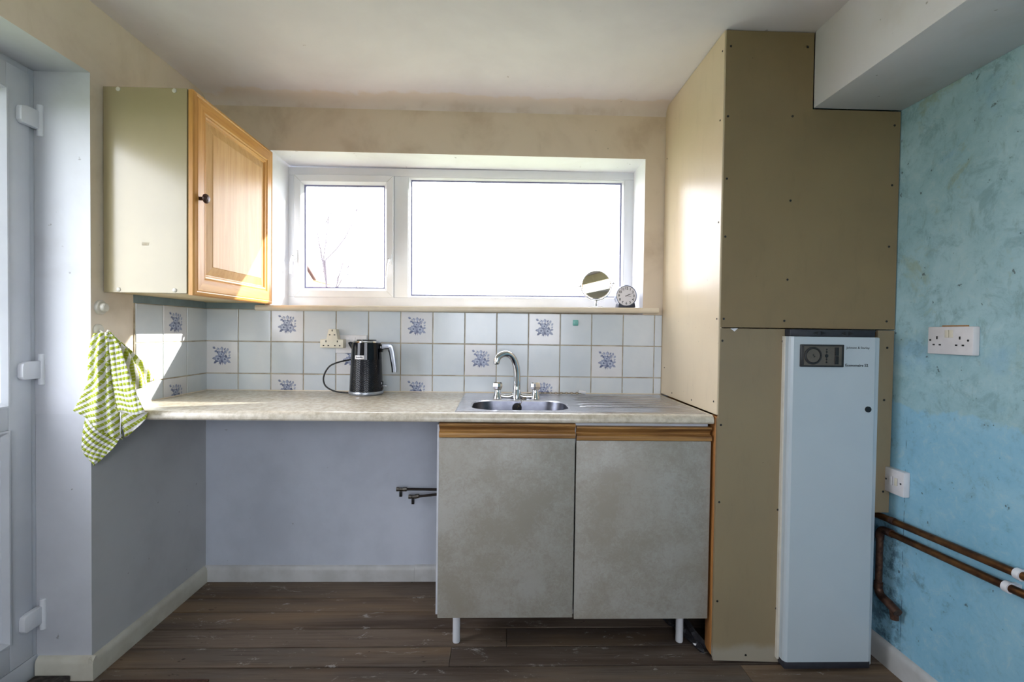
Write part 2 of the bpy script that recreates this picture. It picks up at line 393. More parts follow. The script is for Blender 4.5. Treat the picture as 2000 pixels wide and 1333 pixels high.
def smooth_path(pts, n=8):
    P = [Vector(p) for p in pts]; P = [P[0]*2-P[1]] + P + [P[-1]*2-P[-2]]; out = []
    for i in range(1, len(P)-2):
        for k in range(n):
            t = k/n; a, b, c, d = P[i-1:i+3]
            out.append(0.5*((2*b) + (c-a)*t + (2*a-5*b+4*c-d)*t*t + (-a+3*b-3*c+d)*t**3))
    out.append(P[-2]); return out

# ------------------------------------------------------------------ the setting
XL, RX, ZC, STUB, ZO = -1.3725, 1.443, 2.288, -0.651, 2.05
YB = -4.2            # wall behind the camera
XO = -1.62           # outside of left wall
# floor
fl = struct(MB().box(XO, RX, YB, 0.0, -0.06, -0.022).build('floor', M['dark_gap']), 'worn dark brown floorboards running along the window wall')
ys = [0.0, -0.157, -0.264, -0.382, -0.497, -0.607]
while ys[-1] > YB+0.12: ys.append(ys[-1]-0.117)
ys[-1] = YB
cuts = {3: [0.05], 4: [-0.16], 5: [0.9], 6: [-0.5], 1: [0.4]}
for i in range(len(ys)-1):
    xs = [XL if ys[i+1] > STUB else XO+0.07] + sorted(cuts.get(i, [[0.3], [-0.7], [1.0], []][i % 4])) + [RX]
    for a, b in zip(xs, xs[1:]):
        w = ys[i]-ys[i+1]-0.008
        mb = MB().box(0, b-a-0.002, -w, 0, -0.022, 0)
        pl = mb.build('floor_board', M['floor'], fl); pl.location = (a+0.001, ys[i]-0.002, random.uniform(-0.0015, 0))
# ceiling with rounded back edge, bulkhead and beam
prof = [(0.3, ZC+0.12), (0.3, ZC-0.02), (0.0, ZC-0.045)] + [(-0.06+0.06*math.cos(math.radians(a)), ZC-0.045+0.045*math.sin(math.radians(a))) for a in (15, 30, 45, 60, 75, 90)] + [(YB-0.2, ZC), (YB-0.2, ZC+0.12)]
ce = struct(MB().prism(prof, 'x', XO, RX+0.2).build('ceiling', M['ceiling'], smooth=True, auto=40), 'off-white stained ceiling peeling along the window wall')
box('bulkhead', M['white_plaster'], (1.118, RX, YB, -0.609, 2.017, ZC), ce, bevel=0.003)
# left wall
def hexa(b): return MB().box(*b)
wl = MB().box(XO, XL, STUB, 0.3, 0, ZC).box(XO, XL, -1.62, STUB, ZO, ZC).box(XO, XL, YB, -1.62, 0, ZC)
wl.bm.normal_update()
for f in wl.bm.faces:
    c = f.calc_center_median()
    if abs(c.x-XL) > 1e-3 and c.z < ZC-0.01: f.material_index = 1
wl = struct(wl.build('wall_left', [M['wall_left'], M['reveal']]), 'cream and grey left wall with the door opening')
# back wall round the window opening
WX0, WX1, WZ0, WZ1 = -1.077, 0.698, 1.285, 2.040
wb = MB().box(XO, WX0, 0, 0.262, 0, ZC).box(WX1, RX+0.2, 0, 0.262, 0, ZC).box(WX0, WX1, 0, 0.262, 0, WZ0).box(WX0, WX1, 0, 0.262, WZ1, ZC)
wb.bm.normal_update()
for f in wb.bm.faces:
    c = f.calc_center_median()
    if 0.01 < c.y < 0.29 and (abs(c.x-WX0) < .002 or abs(c.x-WX1) < .002 or abs(c.z-WZ1) < .002 or abs(c.z-WZ0) < .002): f.material_index = 1
wb = struct(wb.build('wall_back', [M['wall_back'], M['white_plaster']]), 'window wall, stained beige above and bluish white under the worktop')
wr = struct(box('wall_right', M['wall_right'], (RX, RX+0.2, YB, 0.0, 0, ZC)), 'patchy pale blue right wall with worn paint')
# wall behind the camera, its unseen window added for fill light
FX0, FX1, FZ0, FZ1 = -0.75, 0.95, 0.95, 2.08
wf = MB().box(XO, FX0, YB-0.2, YB, 0, ZC).box(FX1, RX+0.2, YB-0.2, YB, 0, ZC).box(FX0, FX1, YB-0.2, YB, 0, FZ0).box(FX0, FX1, YB-0.2, YB, FZ1, ZC)
struct(wf.build('wall_front', M['wall_plain']))
def frame_ring(mb, x0, x1, z0, z1, w, y0, y1, wb=None, wt=None, wr=None):
    wb = w if wb is None else wb; wt = w if wt is None else wt; wr = w if wr is None else wr
    mb.box(x0, x1, y0, y1, z0, z0+wb); mb.box(x0, x1, y0, y1, z1-wt, z1); mb.box(x0, x0+w, y0, y1, z0+wb, z1-wt); mb.box(x1-wr, x1, y0, y1, z0+wb, z1-wt)
    return mb
w2 = MB(); frame_ring(w2, FX0, FX1, FZ0, FZ1, 0.06, YB-0.14, YB-0.08); w2.box(0.07, 0.13, YB-0.14, YB-0.08, FZ0+.06, FZ1-.06)
w2 = struct(w2.build('fill_window', M['upvc']))
box('pane', M['glass'], (FX0+.05, 0.08, YB-0.115, YB-0.108, FZ0+.05, FZ1-.05), w2)
box('pane', M['glass'], (0.12, FX1-.05, YB-0.115, YB-0.108, FZ0+.05, FZ1-.05), w2)

# window over the sink: frame, sash, panes, handles, all slightly out of level like the real one
TILT = math.atan(0.0125/1.79)
FRX0, FRX1, FRZ0, FRZ1, FY = -1.082, 0.706, 1.322, 2.036, 0.20
def mitred(x0, x1, z0, z1, prof):
    # concentric rectangular loops: prof = [(inset, y)]
    return [[(x0+i, y, z0+i), (x1-i, y, z0+i), (x1-i, y, z1-i), (x0+i, y, z1-i)] for i, y in prof]
win = MB(); frame_ring(win, FRX0, FRX1, FRZ0, FRZ1, 0.040, FY, FY+0.06, wb=0.052, wt=0.040, wr=0.052)
win.box(-0.540, -0.468, FY, FY+0.06, FRZ0+0.052, FRZ1-0.040)
win = struct(win.build('window_1', M['upvc'], bevel=0.003), 'white plastic framed window with a small sash left and a wide fixed pane')
bd = MB(); bd.loops(mitred(-0.468, 0.654, FRZ0+0.052, FRZ1-0.040, [(0, FY+0.004), (0.004, FY+0.004), (0.012, FY+0.02), (0.012, FY+0.034), (0, FY+0.034)]), True, False, False)
bd.build('glazing_bead', M['upvc'], win)
gk = MB(); gk.loops(mitred(-0.468, 0.654, FRZ0+0.052, FRZ1-0.040, [(0.011, FY+0.019), (0.018, FY+0.022), (0.018, FY+0.03), (0.008, FY+0.03)]), True, False, False)
gk.build('gasket', M['gasket'], win)
box('pane', M['glass'], (-0.46, 0.648, FY+0.030, FY+0.036, FRZ0+0.06, FRZ1-0.046), win)
SX0, SX1, SZ0, SZ1 = -1.045, -0.541, 1.372, 1.995
sa = MB(); sa.loops(mitred(SX0, SX1, SZ0, SZ1, [(0.0, FY+0.05), (0.0, FY-0.010), (0.003, FY-0.014), (0.034, FY-0.014), (0.047, FY+0.004), (0.047, FY+0.04)]), True, False, False)
sa = sa.build('sash', M['upvc'], win, smooth=True, auto=20)
for (ax, az, bx, bz) in ((SX0, SZ0, 1, 1), (SX1, SZ0, -1, 1), (SX0, SZ1, 1, -1), (SX1, SZ1, -1, -1)):
    jt = MB(); p = [(ax+bx*0.003, az+bz*0.0045), (ax+bx*0.0045, az+bz*0.003), (ax+bx*0.034, az+bz*0.0325), (ax+bx*0.0325, az+bz*0.034)]
    jt.prism(p, 'y', FY-0.0143, FY-0.0138); jt.build('mitre_joint', M['gasket'] if False else M['skirting_white'], sa)
gk = MB(); gk.loops(mitred(SX0, SX1, SZ0, SZ1, [(0.046, FY+0.004), (0.0535, FY+0.008), (0.0535, FY+0.02), (0.044, FY+0.02)]), True, False, False); gk.build('gasket', M['gasket'], sa)
box('pane', M['glass'], (SX0+0.045, SX1-0.045, FY+0.020, FY+0.026, SZ0+0.045, SZ1-0.045), sa)
def handle(x, z, s):
    hb = MB(); hb.prism(rounded_rect(0.017, 0.058, 0.005, 3, x, z), 'y', FY-0.024, FY-0.014)
    hb.disc((x-0.004*s, FY-0.040, z-0.006), 0.010, 'y', 0.016, 14)
    hb.tube(smooth_path([(x-0.004*s, FY-0.040, z-0.006), (x-0.007*s, FY-0.052, z-0.03), (x-0.010*s, FY-0.050, z-0.06), (x-0.013*s, FY-0.046, z-0.092)], 5), [0.008]*4+[0.0065]*6+[0.0055]*6, 10)
    h = hb.build('handle', M['upvc'], win, smooth=True)
    MB().disc((x-0.004*s, FY-0.0415, z-0.006), 0.0065, 'y', 0.002, 14).build('lock_button', M['heater_grey'], h)
handle(-1.034, 1.578, 1); handle(-0.557, 1.568, 1)
win.rotation_euler = (0, -TILT, 0); win.location = (0, 0, 0)
# rotate about the window's own middle so that only the level changes
pv = Vector((-0.19, 0, 1.68)); win.location = pv - Matrix.Rotation(-TILT, 3, 'Y') @ pv
sl = MB(); pr = [(0.2, 1.316), (0.2, 1.289), (-0.028, 1.289), (-0.035, 1.294), (-0.037, 1.301), (-0.035, 1.309), (-0.028, 1.315)]
sl.prism(pr, 'x', -1.130, 0.766)
sl = struct(sl.build('trim_1', M['sill'], smooth=True, auto=40), 'painted sill board under the window')
TS = math.atan(0.014/1.9); pv = Vector((-0.19, 0, 1.302)); sl.rotation_euler = (0, -TS, 0); sl.location = pv - Matrix.Rotation(-TS, 3, 'Y') @ pv + Vector((0, 0, 0.004))

# left door
DX = -1.55
dr = MB()
dr.box(XO, DX-0.005, STUB-0.021, STUB, 0.085, ZO).box(XO, DX-0.005, -1.62, STUB-0.021, 2.03, ZO).box(XO, DX-0.005, -1.62, -1.60, 0.085, 2.03).box(XO-0.02, DX-0.003, -1.62, STUB, 0.0, 0.085)
dr = struct(dr.build('door_1', M['door_upvc'], bevel=0.002), 'white plastic glazed back door in the left wall')
def yz_loops(y0, y1, z0, z1, prof):
    return [[(x, y0+i, z0+i), (x, y1-i, z0+i), (x, y1-i, z1-i), (x, y0+i, z1-i)] for i, x in prof]
LY0, LY1, LZ0, LZ1 = -1.598, -0.672, 0.088, 2.029
lf = MB(); X = DX
lf.box(X-0.05, X, LY1-0.076, LY1, LZ0, LZ1).box(X-0.05, X, LY0, LY0+0.076, LZ0, LZ1)
lf.box(X-0.05, X, LY0+0.076, LY1-0.076, 1.952, LZ1).box(X-0.05, X, LY0+0.076, LY1-0.076, 0.868, 0.940).box(X-0.05, X, LY0+0.076, LY1-0.076, LZ0, 0.176)
lf = lf.build('door_leaf', M['door_upvc'], dr, bevel=0.002)
for z0, z1 in ((0.940, 1.952), (0.176, 0.868)):
    b = MB(); b.loops(yz_loops(LY0+0.076, LY1-0.076, z0, z1, [(0, X+0.0), (0.0, X+0.006), (0.006, X+0.007), (0.018, X-0.006), (0.018, X-0.02), (0, X-0.02)]), True, False, False)
    b.build('glazing_bead', M['door_upvc'], lf, smooth=True, auto=25)
box('lower_panel', M['door_upvc'], (X-0.03, X-0.014, LY0+0.08, LY1-0.08, 0.18, 0.864), lf)
box('pane', M['glass'], (X-0.028, X-0.020, LY0+0.08, LY1-0.08, 0.944, 1.948), lf)
for z in (1.885, 1.055, 0.222):
    h = MB()
    h.prism([(-0.655, z+0.030), (-0.700, z+0.030), (-0.717, z+0.024), (-0.720, z+0.012), (-0.720, z-0.020), (-0.712, z-0.030), (-0.655, z-0.030)], 'x', X, X+0.020)
    h = h.build('hinge', M['upvc'], dr, bevel=0.003)
    MB().lathe([(0.009, z-0.052), (0.0105, z-0.050), (0.0105, z-0.033), (0.0105, z+0.033), (0.0105, z+0.050), (0.009, z+0.052)], (X+0.016, -0.650, 0), 'z', 16).build('hinge_barrel', M['upvc'], h, smooth=True)
# skirtings
def skirt(name, mat, poly, axis, a, b, label=None):
    return struct(MB().prism(poly, axis, a, b).build(name, mat, smooth=True, auto=40), label)
def skp(p, s, h=0.074): # profile standing off a face at p, pointing to sign s
    return [(p, 0), (p+s*0.016, 0), (p+s*0.016, h-0.022), (p+s*0.013, h-0.010), (p+s*0.006, h-0.002), (p, h)]
bb = skirt('baseboard_back', M['skirting_white'], [(-y, z) for y, z in skp(0, 1)], 'x', XL, -0.385, 'white skirting under the window wall')
MB().prism([(-y, z) for y, z in skp(0, 1, 0.077)], 'x', -0.384, 0.79).build('skirting_length', M['skirting_white'], bb, smooth=True, auto=40)
bl = MB().prism(skp(XL, 1, 0.076), 'y', STUB-0.0152, -0.016).prism([(STUB-q, z) for q, z in [(a, b) for a, b in skp(0, 1, 0.078)]], 'x', DX+0.002, XL+0.0156)
struct(bl.build('baseboard_left', M['skirting'], smooth=True, auto=40), 'cream skirting round the end of the left wall')
skirt('baseboard_right', M['skirting_white'], skp(RX, -1, 0.086), 'y', YB, 0, 'white skirting along the blue wall')

# tiles: each its own object on the walls; grout bed recessed behind
T = 0.152; ZT = 1.2933; ZW = 0.907
box('grout_bed', M['grout'], (XL, 0.793, -0.004, 0.001, ZW-0.03, ZT), wb)
box('grout_bed', M['grout'], (XL-0.001, XL+0.004, -0.459, -0.004, ZW-0.03, ZT), wl)
box('painted_strip', M['strip'], (XL, -1.10, -0.0015, 0.001, ZT, 1.33), wb)
box('painted_strip', M['strip'], (XL-0.001, XL+0.0015, -0.459, 0, ZT, 1.33), wl)
def tile_mesh(w, h):
    mb = MB(); mb.box(-w/2+.001, w/2-.001, -0.0075, -0.002, -h/2+.001, h/2-.001)
    bm = mb.bm; bmesh.ops.recalc_face_normals(bm, faces=bm.faces)
    es = [e for e in bm.edges if all(v.co.y < -0.007 for v in e.verts)]
    bmesh.ops.bevel(bm, geom=es, offset=0.0022, segments=2, affect='EDGES', profile=0.5)
    me = bpy.data.meshes.new('tile')
    for f in bm.faces: f.smooth = True
    for e in bm.edges:
        if len(e.link_faces) == 2 and e.calc_face_angle(0) > math.radians(15): e.smooth = False
    bm.to_mesh(me); bm.free(); return me
def leaf(mb, x, z, ang, L, W, mi, y):
    a = math.radians(ang); d = Vector((math.cos(a), 0, math.sin(a))); n = Vector((-d.z, 0, d.x)); p = Vector((x, y, z))
    V = [p, p+d*L*.3+n*W*.42, p+d*L*.62+n*W*.5, p+d*L, p+d*L*.62-n*W*.5, p+d*L*.3-n*W*.42]
    mb.face([mb.v(q) for q in V], mi)
def print_mesh(clip=None):
    rnd = random.Random(3); mb = MB(); yy = [-0.00768]
    def lay(): yy[0] -= 0.000006; return yy[0]
    k = 0.001
    def petals(cx, cz, r, n=6, a0=0):
        for i in range(n): leaf(mb, cx, cz, a0+360*i/n+rnd.uniform(-9, 9), r*rnd.uniform(.85, 1.12), r*.72, (0, 1, 0)[i % 3], lay())
        for i in range(n): leaf(mb, cx, cz, a0+30+360*i/n+rnd.uniform(-9, 9), r*rnd.uniform(.5, .66), r*.34, 2, lay())
        for i in range(5): leaf(mb, cx, cz, 72*i+10, r*.24, r*.2, 1, lay())
    for (x, z, a, L, W) in ((2, -14, 250, 28, 2.6), (6, -14, 263, 26, 2.6), (-4, -16, 240, 22, 2.2), (-8, 24, 118, 26, 2), (16, 6, 64, 30, 2), (2, 18, 82, 28, 2), (-18, 34, 150, 12, 2)):
        leaf(mb, x*k, z*k, a, L*k, W*k, 1, lay())
    for (x, z, a, L, W) in ((-26, -4, 190, 18, 11), (-20, -16, 222, 22, 11), (22, -14, 328, 24, 12), (27, -3, 4, 17, 10), (12, -20, 292, 17, 9), (-6, 16, 150, 22, 12), (9, 16, 50, 22, 12), (-4, -18, 262, 18, 9)):
        leaf(mb, x*k, z*k, a, L*k, W*k, 0 if x > 0 else 1, lay())
    petals(-0.016, -0.008, 0.023); petals(0.015, -0.010, 0.023, 7, 15); petals(-0.001, 0.014, 0.019, 6, 10)
    for (x, z, a, L, W) in ((-28, 40, 150, 16, 12), (-20, 31, 205, 15, 11), (25, 27, 72, 17, 10), (31, 17, 48, 16, 10), (31, 6, 30, 12, 8), (2, 28, 92, 22, 15), (12, 31, 62, 16, 8), (-10, 30, 120, 18, 11)):
        leaf(mb, x*k, z*k, a, L*k, W*k, 0, lay()); leaf(mb, x*k, z*k, a+10, L*k*.75, W*k*.45, 1 if z > 30 else 2, lay())
    if clip is not None:
        bmesh.ops.bisect_plane(mb.bm, geom=mb.bm.verts[:]+mb.bm.edges[:]+mb.bm.faces[:], plane_co=(0, 0, clip), plane_no=(0, 0, -1), clear_outer=True)
    for f in mb.bm.faces:
        f.normal_update()
        if f.normal.y > 0: f.normal_flip()
    me = bpy.data.meshes.new('flower_print'); mb.bm.to_mesh(me); mb.bm.free()
    for q in ('print_mid', 'print_dark', 'print_light'): me.materials.append(M[q])
    return me
HL = ZT-2*T-ZW
PF, PH = print_mesh(), print_mesh(-(HL/2)+T/2-T/2-0.0) if False else None
tm = {}
def tile(i, row, wall, flower, width=T):
    h = T if row < 2 else HL
    key = (round(width, 4), row == 2, flower)
    if key not in tm:
        me = tile_mesh(width-0.0022, h-0.0022); me.materials.append(M['tile_white' if flower else 'tile_blue']); tm[key] = me
    z = ZT-row*T-h/2
    o = link('tile', tm[key], wall)
    if wall is wb: o.location = (XL+i*T+width/2, 0, z)
    else: o.location = (XL, -(i*T+width/2), z); o.rotation_euler = (0, 0, math.pi/2)
    if flower:
        o['label'] = 'white tile with a blue flower posy'
        if row < 2: me = PF
        else:
            me = tm.get('half')
            if me is None:
                me = print_mesh(-(T/2)+ (T-HL) + 0.004); me.transform(Matrix.Translation((0, 0, -(T-HL)/2))); tm['half'] = me
        p = link('flower_print', me, o)
for row in range(3):
    for i in range(15):
        w = T if i < 14 else 0.793-(XL+14*T)
        fl_ = (row != 1 and i in (2, 6, 10)) or (row == 1 and i in (0, 4, 8, 12))
        tile(i, row, wb, fl_, w)
    for i in range(3): tile(i, row, wl, row != 1 and i == 1)
box('sealant_bead', M['sill'], (XL+.004, 0.79, -0.013, -0.004, 0.905, 0.9135), wb, bevel=0.003)
box('sealant_bead', M['sill'], (XL+.004, XL+.013, -0.46, -0.01, 0.905, 0.9135), wl, bevel=0.003)
# outside
gd = tag(MB().box(-30, 30, -40, 40, -0.3, -0.2).build('garden_ground', M['lawn']), 'green garden ground outside the house', 'ground')

# ------------------------------------------------------------------ plasterboard boxing
bx = thing('boiler_boxing', (1.1, -0.3, 0), 'tall tan plasterboard boxing from floor to ceiling right of the sink', 'boxing')
CX, CY = 0.7975, -0.609
up_poly = [(CX+0.001, 1.2295), (RX-0.003, 1.2295), (RX-0.003, 2.0145), (1.1165, 2.0145), (1.1165, ZC-0.003), (CX+0.001, ZC-0.003)]
p1 = MB().prism(up_poly, 'y', CY, CY+0.0125).build('upper_board', M['plasterboard'], bx, bevel=0.0012, seg=1)
p2 = MB().prism([(CX+0.001, 0.016), (1.055, 0.008), (1.056, 1.226), (CX+0.001, 1.226)], 'y', CY, CY+0.0125).build('lower_board', M['plasterboard_low'], bx, bevel=0.0012, seg=1)
p3 = MB().prism([(1.372, 0.56), (RX-0.006, 0.56), (RX-0.004, 1.226), (1.378, 1.226)], 'y', CY, CY+0.0125).build('narrow_board', M['plasterboard_low'], bx, bevel=0.0012, seg=1)
p4 = MB().prism([(-0.002, 0.915), (CY+0.002, 0.9125), (CY+0.002, ZC-0.003), (-0.002, ZC-0.003)], 'x', CX-0.0125+.008, CX+.008).build('side_board', M['plasterboard_lit'], bx, bevel=0.0012, seg=1)
p4['label'] = 'side board facing the window, window light put into its paler colour'
p1['label'] = 'notched upper front board'
for zz0, zz1 in ((0.03, 0.905),): box('batten', M['batten'], (CX-0.004, CX+0.04, -0.5965, -0.545, zz0, zz1), bx, bevel=0.002)
box('batten', M['batten'], (RX-0.05, RX-0.006, -0.596, -0.55, 0.57, 1.22), bx)
box('batten', M['batten'], (CX+0.01, 1.1, -0.03, -0.004, 0.02, 0.9), bx)
box('torn_paper_edge', M['plasterboard_low'], (CX-0.002, CX+0.002, -0.609, -0.598, 0.03, 0.90), bx)
def screws(board, pts, axis):
    for p in pts:
        mb = MB()
        if axis == 'y': mb.lathe([(0.0042, CY-0.0006), (0.0036, CY-0.0016), (0.0014, CY-0.0012)], (p[0], 0, p[1]), 'y', 10)
        else: mb.lathe([(0.0036, CX-0.0045-0.0006), (0.0032, CX-0.0045-0.0016), (0.0014, CX-0.0045-0.001)], (0, p[0], p[1]), 'x', 10)
        mb.build('screw', M['black'], board)
screws(p1, [(.814, 2.228), (1.092, 2.233), (.809, 1.981), (1.043, 1.987), (1.417, 1.964), (.81, 1.76), (1.043, 1.687), (1.414, 1.75), (.809, 1.554), (1.409, 1.529), (1.039, 1.404), (.81, 1.26), (1.031, 1.256), (1.408, 1.259)], 'y')
screws(p2, [(.807, 1.181), (1.027, 1.182), (.808, .877), (1.03, .87), (.808, .597), (1.024, .57), (.809, .235), (1.027, .208), (.918, .036)], 'y')
screws(p3, [(1.413, 1.163), (1.407, .973), (1.413, .638)], 'y')
screws(p4, [(-.592, 2.219), (-.585, 1.976), (-.588, 1.609), (-.592, 1.26), (-.03, 2.034), (-.048, 1.043), (-.154, .935), (-.378, .935), (-.58, .958)], 'x')
ch = MB(); ch.prism([(0.835, 1.2255), (0.862, 1.2262), (0.850, 1.215)], 'y', CY-0.0008, CY+0.001); ch.build('chipped_plaster', M['white_plaster'], p2)

# ------------------------------------------------------------------ warm air heater
ht = thing('warm_air_heater', (1.2, -0.4, 0), 'tall narrow white cabinet heater with a small dial panel near its top', 'heater')
HF = -0.652
box('casing', M['heater_white'], (1.062, 1.368, HF+0.02, -0.15, 0.012, 1.2), ht, bevel=0.004)
pf = [(1.034, HF+0.055), (1.034, HF+0.012), (1.038, HF+0.004), (1.046, HF), (1.342, HF), (1.350, HF+0.004), (1.354, HF+0.012), (1.354, HF+0.055)]
fp = MB(); V0 = [(x, y, 0.038) for x, y in pf]; V1 = [(x-0.004 if x < 1.2 else x-0.008, y, 1.200) for x, y in pf]
fp.loops([V0, V1]); fp = fp.build('front_panel', M['heater_white'], ht, smooth=True, auto=25)
box('side_flange', M['white_cap'], (1.026, 1.0335, HF+0.03, HF+0.06, 0.03, 1.2), ht)
pl = MB().prism([(1.037, HF+0.003), (1.351, HF+0.003), (1.351, HF+0.05), (1.037, HF+0.05)], 'z', 0.010, 0.037).build('plinth', M['heater_grey'], ht, bevel=0.004)
gr = MB().box(1.034, 1.344, HF+0.012, HF+0.06, 1.2005, 1.226).build('top_grille', M['heater_grey'], ht, bevel=0.003)
for cx_ in (1.14, 1.24):
    for s in (-1, 1):
        MB().prism([(cx_+s*0.006, 1.206), (cx_+s*0.006, 1.220), (cx_+s*0.024, 1.213)], 'y', HF+0.0105, HF+0.013).build('vent_slot', M['black'], gr)
tx0, tx1, tz0, tz1 = 1.064, 1.218, 1.094, 1.173
tb = MB().box(tx0, tx1, HF-0.008, HF+0.002, tz0, tz1).build('timer_box', M['timer_dark'], ht, bevel=0.002)
box('timer_face', M['timer'], (tx0+.010, tx1-.010, HF-0.0092, HF-0.0075, tz0+.006, tz1-.006), tb)
dcx, dcz = tx0+0.041, (tz0+tz1)/2
MB().lathe([(0.031, HF-0.0090), (0.031, HF-0.0115), (0.0255, HF-0.0125), (0.0245, HF-0.0105)], (dcx, 0, dcz), 'y', 32).build('dial_ring', M['timer_dark'], tb, smooth=True, auto=30)
MB().lathe([(0.0235, HF-0.0090), (0.0235, HF-0.012), (0.012, HF-0.0125)], (dcx, 0, dcz), 'y', 28).build('dial', M['timer'], tb, smooth=True, auto=30)
pt_ = MB(); pt_.prism([(dcx-.004, dcz+.002), (dcx+.001, dcz+.006), (dcx+.001, dcz+.001), (dcx+.007, dcz-.002), (dcx+.002, dcz-.006), (dcx+.002, dcz-.001)], 'y', HF-0.0135, HF-0.0125); pt_.build('dial_pointer', M['black'], tb)
for k, (dz, r) in enumerate(((0.023, .0025), (0.0135, .0032), (0, .0062), (-0.012, .0028), (-0.023, .003))):
    MB().disc((tx0+0.090, HF-0.0102, dcz+dz), r, 'y', 0.0015, 14).build('indicator', M['black'], tb)
MB().box(tx0+0.0895, tx0+0.0905, HF-0.0098, HF-0.0090, dcz-0.022, dcz+0.022).build('indicator_line', M['black'], tb)
for s in (0, 1): box('rocker_switch', M['black'], (tx0+0.119, tx0+0.132, HF-0.0125, HF-0.0085, dcz-0.030+s*0.031, dcz-0.001+s*0.031), tb, bevel=0.001)
MB().disc((1.314, HF-0.004, 0.945), 0.0105, 'y', 0.006, 20).build('lock', M['black'], fp)
def lettering(txt, x, z, width, bold, mat, parent, y, size=0.012):
    me = text_mesh(txt, size, bold, 0.0002); xs_ = [v.co.x for v in me.vertices]; w = max(xs_)-min(xs_)
    f = width/w; me.transform(Matrix.Diagonal((f, f*0.95 if f > 0 else 1, 1, 1))); me.transform(Matrix.Rotation(math.pi/2, 4, 'X'))
    o = org(parent); me.transform(Matrix.Translation(Vector((x, y, z))-o)); me.materials.append(mat)
    return link('lettering', me, parent)
lettering('Johnson & Starley', 1.231, 1.1625, 0.084, 0.0, M['ink'], fp, HF-0.0004)
lettering('Economaire 52', 1.228, 1.1005, 0.082, 0.00025, M['ink'], fp, HF-0.0004)

# ------------------------------------------------------------------ worktop, sink, tap
WT0, WT1 = 0.878, 0.910
def wt_profile(ya, yb, front):
    if not front: return [(ya, WT0), (yb, WT0), (yb, WT1), (ya, WT1)]
    arc = [(yb+0.022-0.022*math.sin(math.radians(a)), WT1-0.022+0.022*math.cos(math.radians(a))) for a in range(0, 91, 15)]
    return [(ya, WT0), (yb+0.006, WT0), (yb, WT0+0.006)] + arc[::-1] + [(ya, WT1)]
BX0, BX1, BY0, BY1 = -0.096, 0.278, -0.535, -0.288
wk = MB()
wk.prism(wt_profile(-0.005, -0.603, True), 'x', XL+0.001, BX0-0.012).prism(wt_profile(BY0-0.008, -0.603, True), 'x', BX0-0.012, BX1+0.012)
wk.prism(wt_profile(-0.005, BY1+0.012, False), 'x', BX0-0.012, BX1+0.012).prism(wt_profile(-0.005, -0.603, True), 'x', BX1+0.012, 0.786)
bmesh.ops.remove_doubles(wk.bm, verts=wk.bm.verts, dist=0.0002)
wk = tag(wk.build('worktop', M['worktop'], smooth=True, auto=40), 'beige mottled laminate worktop with a rounded front edge under the window', 'worktop')

sk = thing('kitchen_sink', (0.3, -0.3, 0.91), 'stainless steel inset sink with a rounded bowl and a ribbed drainer right', 'sink')
SXa, SXb, SYa, SYb, SZ = -0.152, 0.772, -0.576, -0.048, 0.9135
n = 8
inner = rounded_rect(BX1-BX0, BY1-BY0, 0.085, n, (BX0+BX1)/2, (BY0+BY1)/2)
def outer_for(p):
    cx_, cy_ = (BX0+BX1)/2, (BY0+BY1)/2; a, b = SXa+0.006, SXb-0.006; c, d = SYa+0.006, SYb-0.006
    dx, dy = p[0]-cx_, p[1]-cy_; hw, hh = (BX1-BX0)/2, (BY1-BY0)/2
    u, v = dx/hw, dy/hh; mx = max(abs(u), abs(v)); u, v = u/mx, v/mx
    return ((b-cx_)*u+cx_ if u > 0 else (cx_-a)*u+cx_, (d-cy_)*v+cy_ if v > 0 else (cy_-c)*v+cy_)
outer = [outer_for(p) for p in inner]
# put exact corners in
cors = [(SXb-.006, SYb-.006), (SXa+.006, SYb-.006), (SXa+.006, SYa+.006), (SXb-.006, SYa+.006)]
for c_ in cors:
    k = min(range(len(outer)), key=lambda i: (outer[i][0]-c_[0])**2+(outer[i][1]-c_[1])**2); outer[k] = c_
def off(loop, s): # scale about bowl centre
    cx_, cy_ = (BX0+BX1)/2, (BY0+BY1)/2; hw, hh = (BX1-BX0)/2, (BY1-BY0)/2
    return [(cx_+(p[0]-cx_)*(1-s/hw), cy_+(p[1]-cy_)*(1-s/hh)) for p in loop]
def expand(loop): return [(p[0]+(0.006 if p[0] > 0.3 else -0.006)*(abs(p[0]-(SXb-.006)) < 1e-4 or abs(p[0]-(SXa+.006)) < 1e-4), p[1]+(0.006 if p[1] > -0.3 else -0.006)*(abs(p[1]-(SYb-.006)) < 1e-4 or abs(p[1]-(SYa+.006)) < 1e-4)) for p in loop]
rings = [[(x, y, 0.9102) for x, y in expand(outer)], [(x, y, SZ) for x, y in outer], [(x, y, SZ) for x, y in off(inner, -0.006)], [(x, y, SZ-0.004) for x, y in inner], [(x, y, 0.80) for x, y in off(inner, 0.012)], [(x, y, 0.775) for x, y in off(inner, 0.025)], [(x, y, 0.768) for x, y in off(inner, 0.055)]]
sb = MB(); sb.loops(rings[:4], True, False, False); sb.build('deck', M['steel'], sk, smooth=True, auto=28)
sb = MB(); sb.loops(rings[3:], True, False, True); sb.build('bowl', M['steel_shaded'], sk, smooth=True, auto=28)
for k in range(6):
    y = -0.135-k*0.062
    mb = MB(); mb.tube([(0.325, y, SZ-0.0042), (0.36, y, SZ-0.0015), (0.70, y, SZ-0.0015), (0.725, y, SZ-0.0042)], 0.0052, 10); mb.build('drainer_rib', M['steel'], sk, smooth=True)
MB().disc((0.085, BY1-0.006, 0.884), 0.020, 'y', -0.006, 20).build('overflow', M['black'], sk)
MB().lathe([(0.036, 0.7685), (0.034, 0.7715), (0.018, 0.770)], (0.09, -0.41, 0), 'z', 24).build('waste', M['chrome'], sk, smooth=True)
